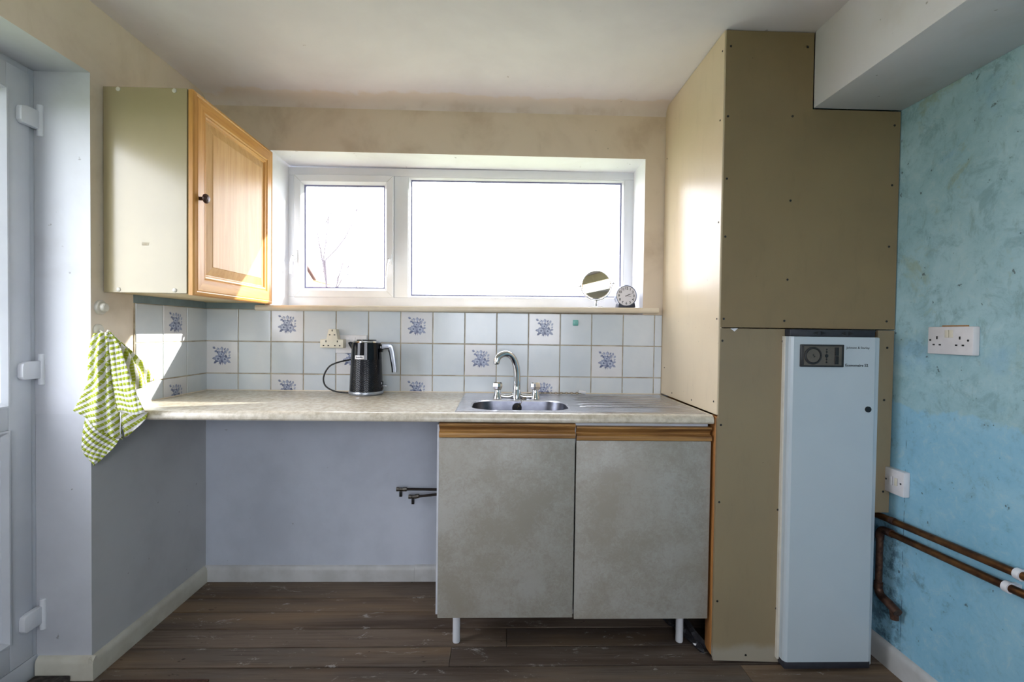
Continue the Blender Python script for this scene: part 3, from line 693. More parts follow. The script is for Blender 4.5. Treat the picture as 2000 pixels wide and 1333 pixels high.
# mixer tap
TY = -0.215
tp = thing('mixer_tap', (0.086, TY, SZ), 'chrome mixer tap with a swan neck spout behind the sink bowl', 'tap')
bd_ = MB()
for x in (0.003, 0.168): bd_.lathe([(0.021, SZ), (0.020, SZ+0.006), (0.015, SZ+0.020), (0.0125, SZ+0.036), (0.012, SZ+0.045)], (x, TY, 0), 'z', 20)
bd_.tube(smooth_path([(0.003, TY, 0.942), (0.012, TY, 0.926), (0.032, TY, 0.9205), (0.055, TY, 0.921), (0.072, TY, 0.928), (0.082, TY, 0.945)], 6), 0.0105, 12)
bd_.tube(smooth_path([(0.168, TY, 0.942), (0.160, TY, 0.926), (0.140, TY, 0.9205), (0.117, TY, 0.921), (0.100, TY, 0.928), (0.090, TY, 0.945)], 6), 0.0105, 12)
bd_.lathe([(0.019, 0.914), (0.018, 0.925), (0.0165, 0.950), (0.0165, 0.968), (0.015, 0.971)], (0.086, TY, 0), 'z', 20)
bd_.build('body', M['chrome'], tp, smooth=True)
sp_pts = smooth_path([(0.086, TY, 0.968), (0.087, TY, 0.99), (0.086, TY, 1.02), (0.081, TY-.004, 1.056), (0.068, TY-.012, 1.088), (0.047, TY-.024, 1.106), (0.022, TY-.036, 1.106), (0.004, TY-.045, 1.094), (-0.003, TY-.048, 1.076), (-0.003, TY-.050, 1.066)], 5)
MB().tube(sp_pts, [0.0160-0.0030*i/(len(sp_pts)-1) for i in range(len(sp_pts))], 16).build('spout', M['chrome'], tp, smooth=True)
MB().disc((-0.003, TY-.050, 1.0655), 0.009, 'z', -0.002, 16).build('spout_opening', M['heater_grey'], tp)
for x in (0.003, 0.168):
    h = MB(); rings = []
    for r, z in ((0.012, 0.948), (0.017, 0.954), (0.0205, 0.965), (0.0195, 0.978), (0.015, 0.984)):
        rings.append([(x+r*(1+0.13*(i % 2))*math.cos(2*math.pi*i/12), TY+r*(1+0.13*(i % 2))*math.sin(2*math.pi*i/12), z) for i in range(12)])
    h.loops(rings); h.build('tap_head', M['chrome'], tp)
# plug chain
chain = thing('sink_plug_chain', (0.15, -0.12, 0.92), 'dull metal plug chain lying along the back of the sink', 'chain')
path = smooth_path([(0.088, -0.297, 0.882), (0.096, -0.297, 0.898), (0.112, -0.270, 0.919), (0.122, -0.24, 0.9185), (0.135, -0.150, 0.9185), (0.165, -0.085, 0.9185), (0.22, -0.066, 0.9185), (0.28, -0.070, 0.9185), (0.34, -0.066, 0.9185), (0.395, -0.068, 0.9185)], 6)
L = [0]
for a, b in zip(path, path[1:]): L.append(L[-1]+(b-a).length)
def at(s):
    for i in range(len(path)-1):
        if L[i+1] >= s: return path[i].lerp(path[i+1], (s-L[i])/max(1e-6, L[i+1]-L[i])), (path[i+1]-path[i]).normalized()
    return path[-1], (path[-1]-path[-2]).normalized()
lk = []
s_ = 0.004; idx = 0
while s_ < L[-1]:
    p, t = at(s_); side = Vector((0, 0, 1)).cross(t)
    if side.length < .1: side = Vector((1, 0, 0))
    side.normalize(); upv = t.cross(side)
    nv = side if idx % 2 == 0 else (side*0.5+upv*0.85).normalized()
    mb = MB(); mb_pts = [p + t*0.0075*math.cos(2*math.pi*k/8) + nv*0.0042*math.sin(2*math.pi*k/8) for k in range(9)]
    mb.tube(mb_pts, 0.0011, 5, False); mb.build('chain_link', M['brass_chain'], chain, smooth=True)
    s_ += 0.0125; idx += 1
MB().tube([(0.382, -0.066, 0.926), (0.416, -0.062, 0.921)], [0.008, 0.007], 12).build('white_end_clip', M['upvc'], chain, smooth=True)

# ------------------------------------------------------------------ sink cabinet
sc_ = thing('sink_cabinet', (0.29, -0.3, 0), 'low two door cabinet under the sink with sponged grey doors on white legs', 'cabinet')
box('side_panel', M['carcass'], (-0.215, -0.199, -0.562, -0.05, 0.163, 0.862), sc_)
box('side_panel', M['carcass'], (0.765, 0.781, -0.562, -0.05, 0.163, 0.876), sc_)
box('bottom_panel', M['carcass'], (-0.199, 0.765, -0.562, -0.05, 0.163, 0.179), sc_)
box('top_rail', M['carcass'], (-0.199, 0.765, -0.562, -0.545, 0.80, 0.876), sc_)
box('back_panel', M['carcass'], (-0.199, 0.765, -0.06, -0.05, 0.179, 0.86), sc_)
def cab_door(x0, x1, z0, z1, zr, label):
    d = MB().box(x0, x1, -0.585, -0.567, z0, zr).build('door', M['sponge'], sc_, bevel=0.0025); d['label'] = label
    pr = [(-0.566, zr+.0005), (-0.587, zr+.0005), (-0.590, zr+0.003), (-0.591, zr+0.010), (-0.590, zr+0.017), (-0.584, zr+0.021), (-0.574, zr+0.023), (-0.572, zr+0.027), (-0.578, zr+0.036), (-0.588, zr+0.042), (-0.590, z1-0.006), (-0.588, z1-0.001), (-0.584, z1), (-0.566, z1)]
    MB().prism(pr, 'x', x0, x1).build('handle_rail', M['rail_wood'], d, smooth=True, auto=30)
cab_door(-0.206, 0.286, 0.1615, 0.872, 0.819, 'left door, hung slightly higher')
cab_door(0.2905, 0.785, 0.156, 0.8635, 0.812, 'right door, hung slightly lower')
for x, y in ((-0.145, -0.468), (0.725, -0.472), (-0.145, -0.10), (0.725, -0.10)):
    MB().lathe([(0.0135, 0.001), (0.0145, 0.004), (0.0145, 0.14), (0.018, 0.150), (0.018, 0.163)], (x, y, 0), 'z', 20).build('leg', M['upvc'], sc_, smooth=True)

# ------------------------------------------------------------------ wall cupboard
cu = thing('wall_cupboard', (-1.22, -0.3, 1.32), 'wall cupboard with an olive end panel and an oak raised panel door', 'cupboard')
KX, KZ0, KZ1, KY = -1.0865, 1.3215, 2.031, -0.600
box('end_panel', M['cupboard_side'], (XL+0.002, KX, KY, KY+0.016, KZ0, KZ1), cu, bevel=0.001, seg=1)
box('far_panel', M['cupboard_under'], (XL+0.002, KX, -0.018, -0.003, KZ0, KZ1), cu)
box('bottom_panel', M['cupboard_under'], (XL+0.002, KX, KY+0.016, -0.018, KZ0+0.002, KZ0+0.018), cu)
box('top_panel', M['cupboard_under'], (XL+0.002, KX, KY+0.016, -0.018, KZ1-0.018, KZ1-0.002), cu)
box('back_panel', M['cupboard_under'], (XL+0.001, XL+0.005, KY+0.016, -0.018, KZ0+0.018, KZ1-0.018), cu)
for x, z in ((-1.319, 2.022), (-1.129, 2.022), (-1.319, 1.332), (-1.128, 1.332)):
    MB().lathe([(0.0075, KY), (0.0075, KY-0.0015), (0.005, KY-0.0035), (0.001, KY-0.004)], (x, 0, z), 'y', 16).build('screw_cap', M['white_cap'], cu, smooth=True)
MB().prism([(-1.240, 1.497), (-1.215, 1.496), (-1.217, 1.486), (-1.239, 1.486)], 'y', KY-0.0004, KY).build('sticker_residue', M['grout'], cu)
D0, D1, E0, E1 = -0.598, -0.005, 1.3165, 2.030
XB, XF = -1.0825, -1.060
prof_f = [(0, XB), (0, XF-0.008), (0.004, XF-0.003), (0.012, XF), (0.016, XF-0.0022), (0.019, XF-0.0005), (0.056, XF-0.0005), (0.060, XF-0.005), (0.066, XF-0.003), (0.072, XF-0.005), (0.076, XF-0.011)]
prof_p = [(0.076, XF-0.011), (0.080, XF-0.0115), (0.110, XF-0.003), (0.112, XF-0.0015)]
dm = MB(); rr = dm.loops(yz_loops(D0, D1, E0, E1, prof_p), True, False, False); dm.face(rr[-1])
bk_ = [dm.v(p) for p in yz_loops(D0, D1, E0, E1, [(0.0, XB)])[0]]; dm.face(bk_)
door = dm.build('door', M['oak_panel'], cu); door['label'] = 'oak door with a raised centre panel'
L_ = yz_loops(D0, D1, E0, E1, prof_f)
for side, (a, b), nm, mt in ((0, (0, 1), 'rail', 'oak_y'), (1, (1, 2), 'stile', 'oak_z'), (2, (2, 3), 'rail', 'oak_y'), (3, (3, 0), 'stile', 'oak_z')):
    mb = MB(); R_ = [[mb.v(r[a]), mb.v(r[b])] for r in L_]
    for p, q in zip(R_, R_[1:]): mb.face([p[0], p[1], q[1], q[0]])
    mb.build(nm, M[mt], door, smooth=True, auto=20)
MB().lathe([(0.0065, XF), (0.0065, XF+0.010), (0.010, XF+0.013), (0.0165, XF+0.018), (0.0170, XF+0.023), (0.013, XF+0.028), (0.009, XF+0.029), (0.0085, XF+0.031), (0.002, XF+0.032)], (0, -0.570, 1.660), 'x', 20).build('knob', M['knob_dark'], door, smooth=True, auto=50)
for z in (1.42, 1.93): box('hinge', M['chrome'], (XB-0.003, XB, -0.05, -0.018, z-0.03, z+0.03), cu)

# ------------------------------------------------------------------ kettle
KC = Vector((-0.5935, -0.110, 0.910)); KR = 0.0735
kt = thing('electric_kettle', KC, 'black and navy electric kettle with a silver handle standing on the worktop', 'kettle')
def kr(z): # radius by height
    t = min(1, max(0, z/0.236)); return 0.0735 - 0.0115*t - 0.0015*math.sin(t*math.pi)*-1
def kring(z, r, n=48): return [(KC.x+r*math.cos(2*math.pi*i/n), KC.y+r*math.sin(2*math.pi*i/n), KC.z+z) for i in range(n)]
def lathe_uv(name, zs, mat, parent, dr=0.0):
    mb = MB(); uvl = mb.bm.loops.layers.uv.new('UVMap'); n = 48
    R_ = [[mb.v(p) for p in kring(z, kr(z)+dr)] for z in zs]
    for j in range(len(R_)-1):
        for i in range(n):
            f = mb.face([R_[j][i], R_[j][(i+1) % n], R_[j+1][(i+1) % n], R_[j+1][i]])
            for l, (u, w) in zip(f.loops, ((i/n, zs[j]), ((i+1)/n, zs[j]), ((i+1)/n, zs[j+1]), (i/n, zs[j+1]))): l[uvl].uv = (u, w/0.24)
    mb.face(R_[0][::-1]); mb.face(R_[-1])
    return mb.build(name, mat, parent, smooth=True, auto=50)
MB().lathe([(0.066, 0.0), (0.0745, 0.003), (0.0765, 0.008), (0.0765, 0.013), (0.0745, 0.017)], KC, 'z', 40).build('power_base', M['silver_paint'], kt, smooth=True, auto=60)
lathe_uv('lower_body', [0.017+0.012*k for k in range(13)], M['kettle_embossed'], kt)
lathe_uv('upper_body', [0.161+0.0125*k for k in range(7)], M['kettle_gloss'], kt, 0.0012)
MB().lathe([(0.060, 0.235), (0.0585, 0.241), (0.052, 0.244), (0.045, 0.2435)], KC, 'z', 40).build('lid', M['chrome'], kt, smooth=True, auto=50)
MB().lathe([(0.044, 0.2435), (0.043, 0.248), (0.02, 0.250)], KC, 'z', 32).build('lid_button', M['kettle_gloss'], kt, smooth=True)
spt = MB(); sx = KC.x-0.058
spt.loops([[(KC.x-0.050, KC.y-0.026, KC.z+0.236), (KC.x-0.050, KC.y+0.026, KC.z+0.236), (KC.x-0.055, KC.y+0.020, KC.z+0.185), (KC.x-0.055, KC.y-0.020, KC.z+0.185)],
           [(KC.x-0.070, KC.y-0.016, KC.z+0.238), (KC.x-0.070, KC.y+0.016, KC.z+0.238), (KC.x-0.066, KC.y+0.012, KC.z+0.205), (KC.x-0.066, KC.y-0.012, KC.z+0.205)],
           [(KC.x-0.083, KC.y-0.007, KC.z+0.234), (KC.x-0.083, KC.y+0.007, KC.z+0.234), (KC.x-0.076, KC.y+0.004, KC.z+0.219), (KC.x-0.076, KC.y-0.004, KC.z+0.219)]])
spt.build('spout', M['kettle_gloss'], kt, bevel=0.003)
hx = KC.x
box('handle_mount', M['kettle_gloss'], (hx+0.050, hx+0.073, KC.y-0.016, KC.y+0.016, KC.z+0.192, KC.z+0.229), kt, bevel=0.004)
def strap(pts, w, th, name, mat, par):
    mb = MB(); rings = []
    P = [Vector(p) for p in pts]
    for i, p in enumerate(P):
        t = (P[min(i+1, len(P)-1)]-P[max(i-1, 0)]).normalized(); nn = Vector((t.z, 0, -t.x)); ww, tt = w[i], th[i]
        rings.append([p+Vector((0, -ww, 0))+nn*tt, p+Vector((0, ww, 0))+nn*tt, p+Vector((0, ww, 0))-nn*tt, p+Vector((0, -ww, 0))-nn*tt])
    mb.loops(rings); return mb.build(name, mat, par, bevel=0.0025)
hp = smooth_path([(hx+0.070, KC.y, KC.z+0.218), (hx+0.092, KC.y, KC.z+0.221), (hx+0.108, KC.y, KC.z+0.219), (hx+0.116, KC.y, KC.z+0.196), (hx+0.122, KC.y, KC.z+0.160), (hx+0.127, KC.y, KC.z+0.128), (hx+0.129, KC.y, KC.z+0.101)], 4)
nh = len(hp)
strap(hp, [0.014-0.004*i/nh for i in range(nh)], [0.0105-0.005*i/nh for i in range(nh)], 'handle', M['silver_paint'], kt)
hp2 = [p+Vector((-0.0085 if i > 9 else -0.003, 0, -0.008 if i < 12 else 0)) for i, p in enumerate(hp)]
strap(hp2, [0.0115-0.003*i/nh for i in range(nh)], [0.006-0.002*i/nh for i in range(nh)], 'handle_grip', M['kettle_gloss'], kt)
box('switch', M['silver_paint'], (hx+0.072, hx+0.094, KC.y-0.010, KC.y+0.010, KC.z+0.037, KC.z+0.043), kt, bevel=0.0025)
box('switch_housing', M['kettle_gloss'], (hx+0.060, hx+0.076, KC.y-0.013, KC.y+0.013, KC.z+0.022, KC.z+0.062), kt, bevel=0.004)
# badge, bent round the body
bdg = MB(); a0, a1 = math.radians(-90-29), math.radians(-90+6)
ring = []
for zz in (0.163, 0.1795):
    ring.append([(KC.x+(kr(zz)+0.0028)*math.cos(a0+(a1-a0)*i/8), KC.y+(kr(zz)+0.0028)*math.sin(a0+(a1-a0)*i/8), KC.z+zz) for i in range(9)])
ring2 = [[(KC.x+(p[0]-KC.x)*0.965, KC.y+(p[1]-KC.y)*0.965, p[2]) for p in r] for r in ring]
bdg.loops([ring2[0], ring[0], ring[1], ring2[1]], False)
badge = bdg.build('badge', M['socket_white'], kt)
me = text_mesh('Breville', 0.011, 0.0002, 0.0001, 'CENTER')
xs_ = [v.co.x for v in me.vertices]; f = 0.031/(max(xs_)-min(xs_)); am = (a0+a1)/2
for v in me.vertices:
    x, y = v.co.x*f, v.co.y*f; a = am + x/0.0685; rr_ = kr(0.171)+0.0034
    v.co = Vector((rr_*math.cos(a), rr_*math.sin(a), 0.1712+y))
me.materials.append(M['ink']); link('lettering', me, badge)
cord = smooth_path([(-0.672, -0.045, 1.065), (-0.690, -0.060, 1.062), (-0.735, -0.085, 1.050), (-0.768, -0.095, 1.030), (-0.790, -0.097, 0.985), (-0.782, -0.095, 0.945), (-0.745, -0.090, 0.921), (-0.70, -0.088, 0.9145), (-0.662, -0.10, 0.9145)], 7)
cord = smooth_path([(-0.645, -0.034, 1.075), (-0.66, -0.040, 1.070)], 4)[:-1] + cord
MB().tube(cord, 0.0036, 10).build('power_cord', M['black'], kt, smooth=True)
box('plug', M['black'], (-0.672, -0.628, -0.046, -0.0205, 1.072, 1.112), kt, bevel=0.005)

# ------------------------------------------------------------------ sockets
def pin_holes(parent, cx_, cz, y, s=1.0, ax='y'):
    for dx, dz, w, h in ((0, 0.0165, 0.0042, 0.0085), (-0.011, -0.0035, 0.0070, 0.0045), (0.011, -0.0035, 0.0070, 0.0045)):
        x, z = cx_+dx*s, cz+dz*s
        if ax == 'y': MB().box(x-w/2, x+w/2, y-0.0006, y+0.001, z-h/2, z+h/2).build('pin_hole', M['black'], parent)
        else: MB().box(y-0.0006, y+0.001, x-w/2, x+w/2, z-h/2, z+h/2).build('pin_hole', M['black'], parent)
ds = thing('wall_socket', (-0.69, 0, 1.134), 'white double socket on the tiles behind the black kettle', 'socket')
box('faceplate', M['socket_white'], (-0.763, -0.617, -0.019, -0.0072, 1.091, 1.177), ds, bevel=0.003)
for x in (-0.705, -0.675): box('rocker_switch', M['socket_white'], (x-0.006, x+0.006, -0.0215, -0.018, 1.15, 1.166), ds, bevel=0.001)
ad = thing('socket_adapter', (-0.765, -0.04, 1.155), 'cream three way plug adapter pushed into the socket left of the kettle', 'adapter')
poly = [(-0.820, 1.1175), (-0.713, 1.1175), (-0.713, 1.156), (-0.7385, 1.157), (-0.7475, 1.204), (-0.7815, 1.204), (-0.792, 1.157), (-0.820, 1.156)]
ab = MB().prism(poly, 'y', -0.062, -0.0195).build('adapter_body', M['cream_plastic'], ad, bevel=0.003)
pin_holes(ab, -0.7645, 1.181, -0.0622); pin_holes(ab, -0.7925, 1.131, -0.0622); pin_holes(ab, -0.7405, 1.131, -0.0622)

rs = thing('wall_socket', (RX, -0.843, 1.194), 'white double socket with two rocker switches on the blue wall', 'socket')
box('faceplate', M['socket_white'], (RX-0.022, RX, -0.920, -0.766, 1.150, 1.238), rs, bevel=0.003)
for y in (-0.8355, -0.8495): box('rocker_switch', M['cream_plastic'], (RX-0.0250, RX-0.021, y-0.0062, y+0.0062, 1.203, 1.227), rs, bevel=0.001)
fpz = 1.186
for y0 in (-0.800, -0.878):
    for dy, dz, w, h in ((0, 0.0165, 0.005, 0.0095), (-0.011, -0.006, 0.0075, 0.0048), (0.011, -0.006, 0.0075, 0.0048)):
        MB().box(RX-0.0226, RX-0.021, y0+dy-w/2, y0+dy+w/2, fpz+dz-h/2, fpz+dz+h/2).build('pin_hole', M['black'], rs)
for y in (-0.776, -0.905): MB().disc((RX-0.0228, y, 1.195), 0.0035, 'x', 0.002, 10).build('screw', M['ink'], rs)
box('filler_smear', M['batten'], (RX-0.006, RX+0.001, -0.885, -0.80, 1.238, 1.2425), rs)
fs = thing('fused_switch', (RX, -0.645, 0.688), 'small white switch plate low on the blue wall beside the boxing', 'switch')
box('faceplate', M['socket_white'], (RX-0.024, RX, -0.690, -0.602, 0.642, 0.730), fs, bevel=0.003)
box('rocker_switch', M['socket_white'], (RX-0.0270, RX-0.023, -0.642, -0.630, 0.672, 0.702), fs, bevel=0.001)
box('fuse_holder', M['cream_plastic'], (RX-0.0262, RX-0.023, -0.663, -0.652, 0.674, 0.702), fs, bevel=0.001)
box('rocker_gap', M['ink'], (RX-0.0245, RX-0.0232, -0.6435, -0.6425, 0.672, 0.704), fs)
box('rocker_gap', M['ink'], (RX-0.0245, RX-0.0232, -0.6645, -0.6640, 0.676, 0.702), fs)
for y in (-0.614, -0.678): MB().disc((RX-0.0248, y, 0.687), 0.0035, 'x', 0.002, 10).build('screw', M['ink'], fs)

# ------------------------------------------------------------------ pipes
PX = RX-0.030
hp_ = thing('heating_pipe', (PX, -1.0, 0.55), 'upper of two copper pipes running along the blue wall', 'pipe', 'copper heating pipes')
MB().tube([(PX, -0.35, 0.525), (PX, -0.62, 0.546), (PX, -2.9, 0.655)], 0.0115, 14).build('copper_tube', M['copper'], hp_, smooth=True)
MB().tube([(PX, -0.648, 0.5475), (PX, -0.668, 0.5483)], 0.0130, 14).build('joint_collar', M['copper_old'], hp_, smooth=True)
lp = thing('heating_pipe', (PX, -0.8, 0.48), 'lower copper pipe turning down to a capped tee near the blue wall skirting', 'pipe', 'copper heating pipes')
MB().tube([(PX, -0.640, 0.5005), (PX, -2.9, 0.600)], 0.0115, 14).build('copper_tube', M['copper'], lp, smooth=True)
MB().tube(smooth_path([(PX, -0.600, 0.462), (PX, -0.601, 0.482), (PX, -0.612, 0.4965), (PX, -0.632, 0.5003), (PX, -0.655, 0.5015)], 5), 0.0142, 14).build('elbow', M['copper_old'], lp, smooth=True)
MB().tube([(PX, -0.600, 0.468), (PX, -0.600, 0.285)], 0.0115, 14).build('copper_tube', M['copper_old'], lp, smooth=True)
MB().tube(smooth_path([(PX, -0.600, 0.300), (PX, -0.600, 0.275), (PX, -0.612, 0.258), (PX, -0.635, 0.251), (PX, -0.655, 0.247)], 5), 0.0145, 14).build('elbow', M['copper_old'], lp, smooth=True)
te = MB(); te.tube([(PX, -0.650, 0.248), (PX, -0.690, 0.236)], 0.0150, 14); te.tube([(PX, -0.672, 0.242), (PX, -0.676, 0.205)], [0.0150, 0.0130], 14); te.build('tee_joint', M['copper_old'], lp, smooth=True)
for nm, lab, y, z in (('pipe_clip', 'white plastic clip on the upper copper pipe', -1.078, 0.5679), ('pipe_clip', 'white plastic clip on the lower copper pipe', -1.050, 0.5186)):
    cl = MB(); cl.lathe([(0.0118, y-0.008), (0.0155, y-0.008), (0.0155, y+0.008), (0.0118, y+0.008)], (PX, 0, z), 'y', 18); cl.box(PX+0.013, RX, y-0.008, y+0.008, z-0.010, z+0.010)
    tag(cl.build(nm, M['upvc'], smooth=True), lab, 'pipe clip', 'white pipe clips')
VY = -0.055
def valve(x0, x1, z0, z1, label):
    v = thing('valve_pipe', (x1, VY, z1), label, 'pipe', 'valve pipes beside the cabinet')
    MB().tube([(x0+0.03, VY, z0), (x1, VY, z1)], 0.0058, 12).build('pipe', M['pipe_dark'], v, smooth=True)
    MB().tube([(x0-0.002, VY, z0), (x0+0.010, VY, z0), (x0+0.0105, VY, z0), (x0+0.028, VY, z0), (x0+0.0285, VY, z0), (x0+0.046, VY, z0+(z1-z0)*.2)], [0.0105, 0.0105, 0.0082, 0.0085, 0.0105, 0.0098], 8).build('valve_body', M['valve_metal'], v)
    MB().box(x0+0.012, x0+0.025, VY-0.007, VY+0.003, z0-0.034, z0-0.008).build('valve_lever', M['black'], v, bevel=0.0015)
valve(-0.462, -0.19, 0.4585, 0.4575, 'upper of two capped pipe valves poking out beside the sink cabinet')
valve(-0.405, -0.19, 0.4235, 0.444, 'lower pipe valve sloping out beside the sink cabinet')

# ------------------------------------------------------------------ things on the sill
mr = thing('shaving_mirror', (0.480, 0.045, 1.327), 'round swivel mirror on a chrome stand on the window sill', 'mirror')
mc = Vector((0.480, 0.045, 1.4385)); R0 = 0.069
rotm = Matrix.Translation(mc) @ Matrix.Rotation(math.radians(-5), 4, 'Y') @ Matrix.Rotation(math.radians(-4.2), 4, 'X') @ Matrix.Rotation(math.radians(-7.3), 4, 'Z')
def mirror_part(prof, name, mat, ax='y', n=40):
    mb = MB(); mb.lathe(prof, (0, 0, 0), ax, n); bmesh.ops.transform(mb.bm, matrix=rotm, verts=mb.bm.verts); return mb.build(name, mat, mr, smooth=True, auto=40)
mirror_part([(R0-0.002, 0.004), (R0+0.001, 0.002), (R0+0.0015, -0.002), (R0-0.002, -0.005), (R0-0.003, -0.0035)], 'rim', M['chrome'])
mirror_part([(R0-0.0025, -0.003), (R0-0.0025, -0.0042)], 'mirror_glass', M['mirror'])
fk = MB(); pts = []
for a in range(-4, 185, 8):
    q = math.radians(180+a); pts.append(rotm @ Vector((0.0755*math.cos(q)*1.0, 0, 0.0755*math.sin(q))))
fk.tube(pts, 0.0028, 8); fk.build('fork', M['chrome'], mr, smooth=True)
for s in (-1, 1):
    kb = MB(); kb.tube([rotm @ Vector((s*0.068, 0, 0)), rotm @ Vector((s*0.078, 0, 0)), rotm @ Vector((s*0.0785, 0, 0)), rotm @ Vector((s*0.088, 0, 0))], [0.0025, 0.0025, 0.0052, 0.0052], 12); kb.build('pivot_knob', M['chrome'], mr, smooth=True, auto=40)
MB().lathe([(0.0335, 1.3285), (0.0335, 1.3305), (0.020, 1.333), (0.006, 1.335), (0.0045, 1.341), (0.0085, 1.345), (0.005, 1.349), (0.0042, 1.364)], (0.480, 0.045, 0), 'z', 28).build('stand', M['chrome'], mr, smooth=True)
ck = thing('alarm_clock', (0.625, 0.045, 1.328), 'round silver alarm clock with a white face on the window sill', 'clock')
cc = Vector((0.625, 0.040, 1.3855)); CR = 0.053
MB().lathe([(CR*0.80, 0.045), (CR*0.96, 0.035), (CR, 0.005), (CR, -0.010), (CR*0.95, -0.014), (CR*0.90, -0.012)], cc, 'y', 40).build('case', M['clock_case'], ck, smooth=True, auto=40)
MB().lathe([(CR*0.89, -0.0118), (CR*0.89, -0.0126)], cc, 'y', 40).build('face', M['clock_face'], ck)
MB().prism([(cc.x-0.041, 1.3290), (cc.x+0.044, 1.3290), (cc.x+0.040, 1.352), (cc.x+0.015, 1.337), (cc.x-0.015, 1.337), (cc.x-0.038, 1.349)], 'y', 0.020, 0.082).build('foot', M['clock_dark'], ck, bevel=0.002)
nm = bmesh.new()
for h in range(1, 13):
    me = text_mesh(str(h), 0.0165, 0.0004, 0.0002, 'CENTER'); a = math.radians(90-30*h)
    me.transform(Matrix.Rotation(math.pi/2, 4, 'X')); me.transform(Matrix.Translation(Vector((0.0365*math.cos(a), cc.y-0.0130, 0.0365*math.sin(a)))+Vector((cc.x, 0, cc.z))-org(ck)))
    nm.from_mesh(me); bpy.data.meshes.remove(me)
me = bpy.data.meshes.new('numerals'); nm.to_mesh(me); nm.free(); me.materials.append(M['ink']); link('numerals', me, ck)
def hand(name, deg, ln, w, y):
    a = math.radians(90-deg); d = Vector((math.cos(a), 0, math.sin(a))); nn = Vector((-d.z, 0, d.x)); c0 = Vector((cc.x, y, cc.z))
    pp = [c0-d*0.006+nn*w, c0+d*ln*0.7+nn*w*0.8, c0+d*ln, c0+d*ln*0.7-nn*w*0.8, c0-d*0.006-nn*w]
    MB().prism([(p.x, p.z) for p in pp], 'y', y, y-0.0006).build(name, M['black'], ck)
hand('hour_hand', 62, 0.022, 0.0016, cc.y-0.0136); hand('minute_hand', 66, 0.031, 0.0011, cc.y-0.0146); hand('alarm_hand', 100, 0.026, 0.0007, cc.y-0.0154)
# teal hook on a tile
hk = thing('adhesive_hook', (0.372, -0.0078, 1.25), 'tiny teal adhesive hook on a tile below the window sill', 'hook')
box('pad', M['teal'], (0.359, 0.385, -0.0125, -0.0076, 1.236, 1.264), hk, bevel=0.003)
MB().disc((0.378, -0.020, 1.252), 0.006, 'y', 0.009, 14).build('peg', M['teal'], hk, smooth=True)
# white wall knob, towel hook, towel
wk_ = thing('coat_hook', (XL, -0.613, 1.268), 'white round plastic knob hook on the wall above the towel', 'hook')
MB().lathe([(0.0255, XL), (0.0255, XL+0.004), (0.022, XL+0.009), (0.015, XL+0.011), (0.0145, XL+0.020), (0.012, XL+0.023), (0.001, XL+0.0235)], (0, -0.613, 1.268), 'x', 28).build('knob_disc', M['white_cap'], wk_, smooth=True, auto=35)
wh = thing('wall_hook', (XL, -0.622, 1.195), 'white hook on the left wall holding the green towel', 'hook')
MB().lathe([(0.021, XL), (0.021, XL+0.004), (0.018, XL+0.007), (0.001, XL+0.008)], (0, -0.622, 1.190), 'x', 24).build('hook_disc', M['white_cap'], wh, smooth=True)
MB().tube(smooth_path([(XL+0.004, -0.622, 1.192), (XL+0.022, -0.628, 1.180), (XL+0.036, -0.632, 1.176), (XL+0.046, -0.634, 1.190)], 5), 0.0042, 10).build('hook_arm', M['white_cap'], wh, smooth=True)
SH = {
 'right': ([(-1.3333, -0.621, 1.1814), (-1.3273, -0.6071, 1.1544), (-1.3194, -0.5889, 1.1192), (-1.314, -0.5766, 1.0635), (-1.3068, -0.5599, 1.0218), (-1.3013, -0.5471, 0.9745)],
   [(-1.3315, -0.617, 1.1814), (-1.3194, -0.5889, 1.1492), (-1.3049, -0.5555, 1.113), (-1.2927, -0.5274, 1.0758), (-1.284, -0.5074, 1.0432), (-1.2757, -0.4882, 1.0048)], 84, 3),
 'mid': ([(-1.3252, -0.6422, 1.183), (-1.3165, -0.6427, 1.1359), (-1.3118, -0.6429, 1.0876), (-1.3085, -0.6431, 1.0297), (-1.3012, -0.6434, 0.9717), (-1.2886, -0.6441, 0.9113)],
   [(-1.3115, -0.6429, 1.1832), (-1.2871, -0.6441, 1.1459), (-1.2676, -0.6451, 1.0979), (-1.2481, -0.6461, 1.0403), (-1.2237, -0.6473, 0.9729), (-1.1959, -0.6487, 0.908)], 3, 1.5),
 'left': ([(-1.352, -0.657, 1.1789), (-1.3626, -0.6613, 1.1359), (-1.3662, -0.6628, 1.0786), (-1.367, -0.6632, 1.0214), (-1.3838, -0.6701, 0.9696), (-1.4028, -0.6779, 0.923)],
   [(-1.3184, -0.6432, 1.1831), (-1.3124, -0.6407, 1.131), (-1.3111, -0.6402, 1.0681), (-1.3062, -0.6381, 1.0001), (-1.2991, -0.6352, 0.9268), (-1.2841, -0.629, 0.8108)], 62, 3.5),
 'low': ([(-1.3692, -0.6597, 0.9396), (-1.3818, -0.6645, 0.8827), (-1.3872, -0.6665, 0.8305), (-1.3874, -0.6666, 0.7802), (-1.3618, -0.657, 0.7331)],
   [(-1.2966, -0.6324, 0.9019), (-1.2959, -0.6322, 0.853), (-1.2986, -0.6332, 0.814), (-1.3152, -0.6394, 0.7812), (-1.3589, -0.6559, 0.7308)], -42, 1),
 'curl': ([(-1.2997, -0.6295, 0.9097), (-1.2938, -0.6298, 0.8721), (-1.2801, -0.6305, 0.8224)],
   [(-1.2061, -0.6342, 0.9064), (-1.2294, -0.633, 0.8683), (-1.2761, -0.6307, 0.8225)], 35, 1),
}
tw = MB(); uvl = tw.bm.loops.layers.uv.new('UVMap')
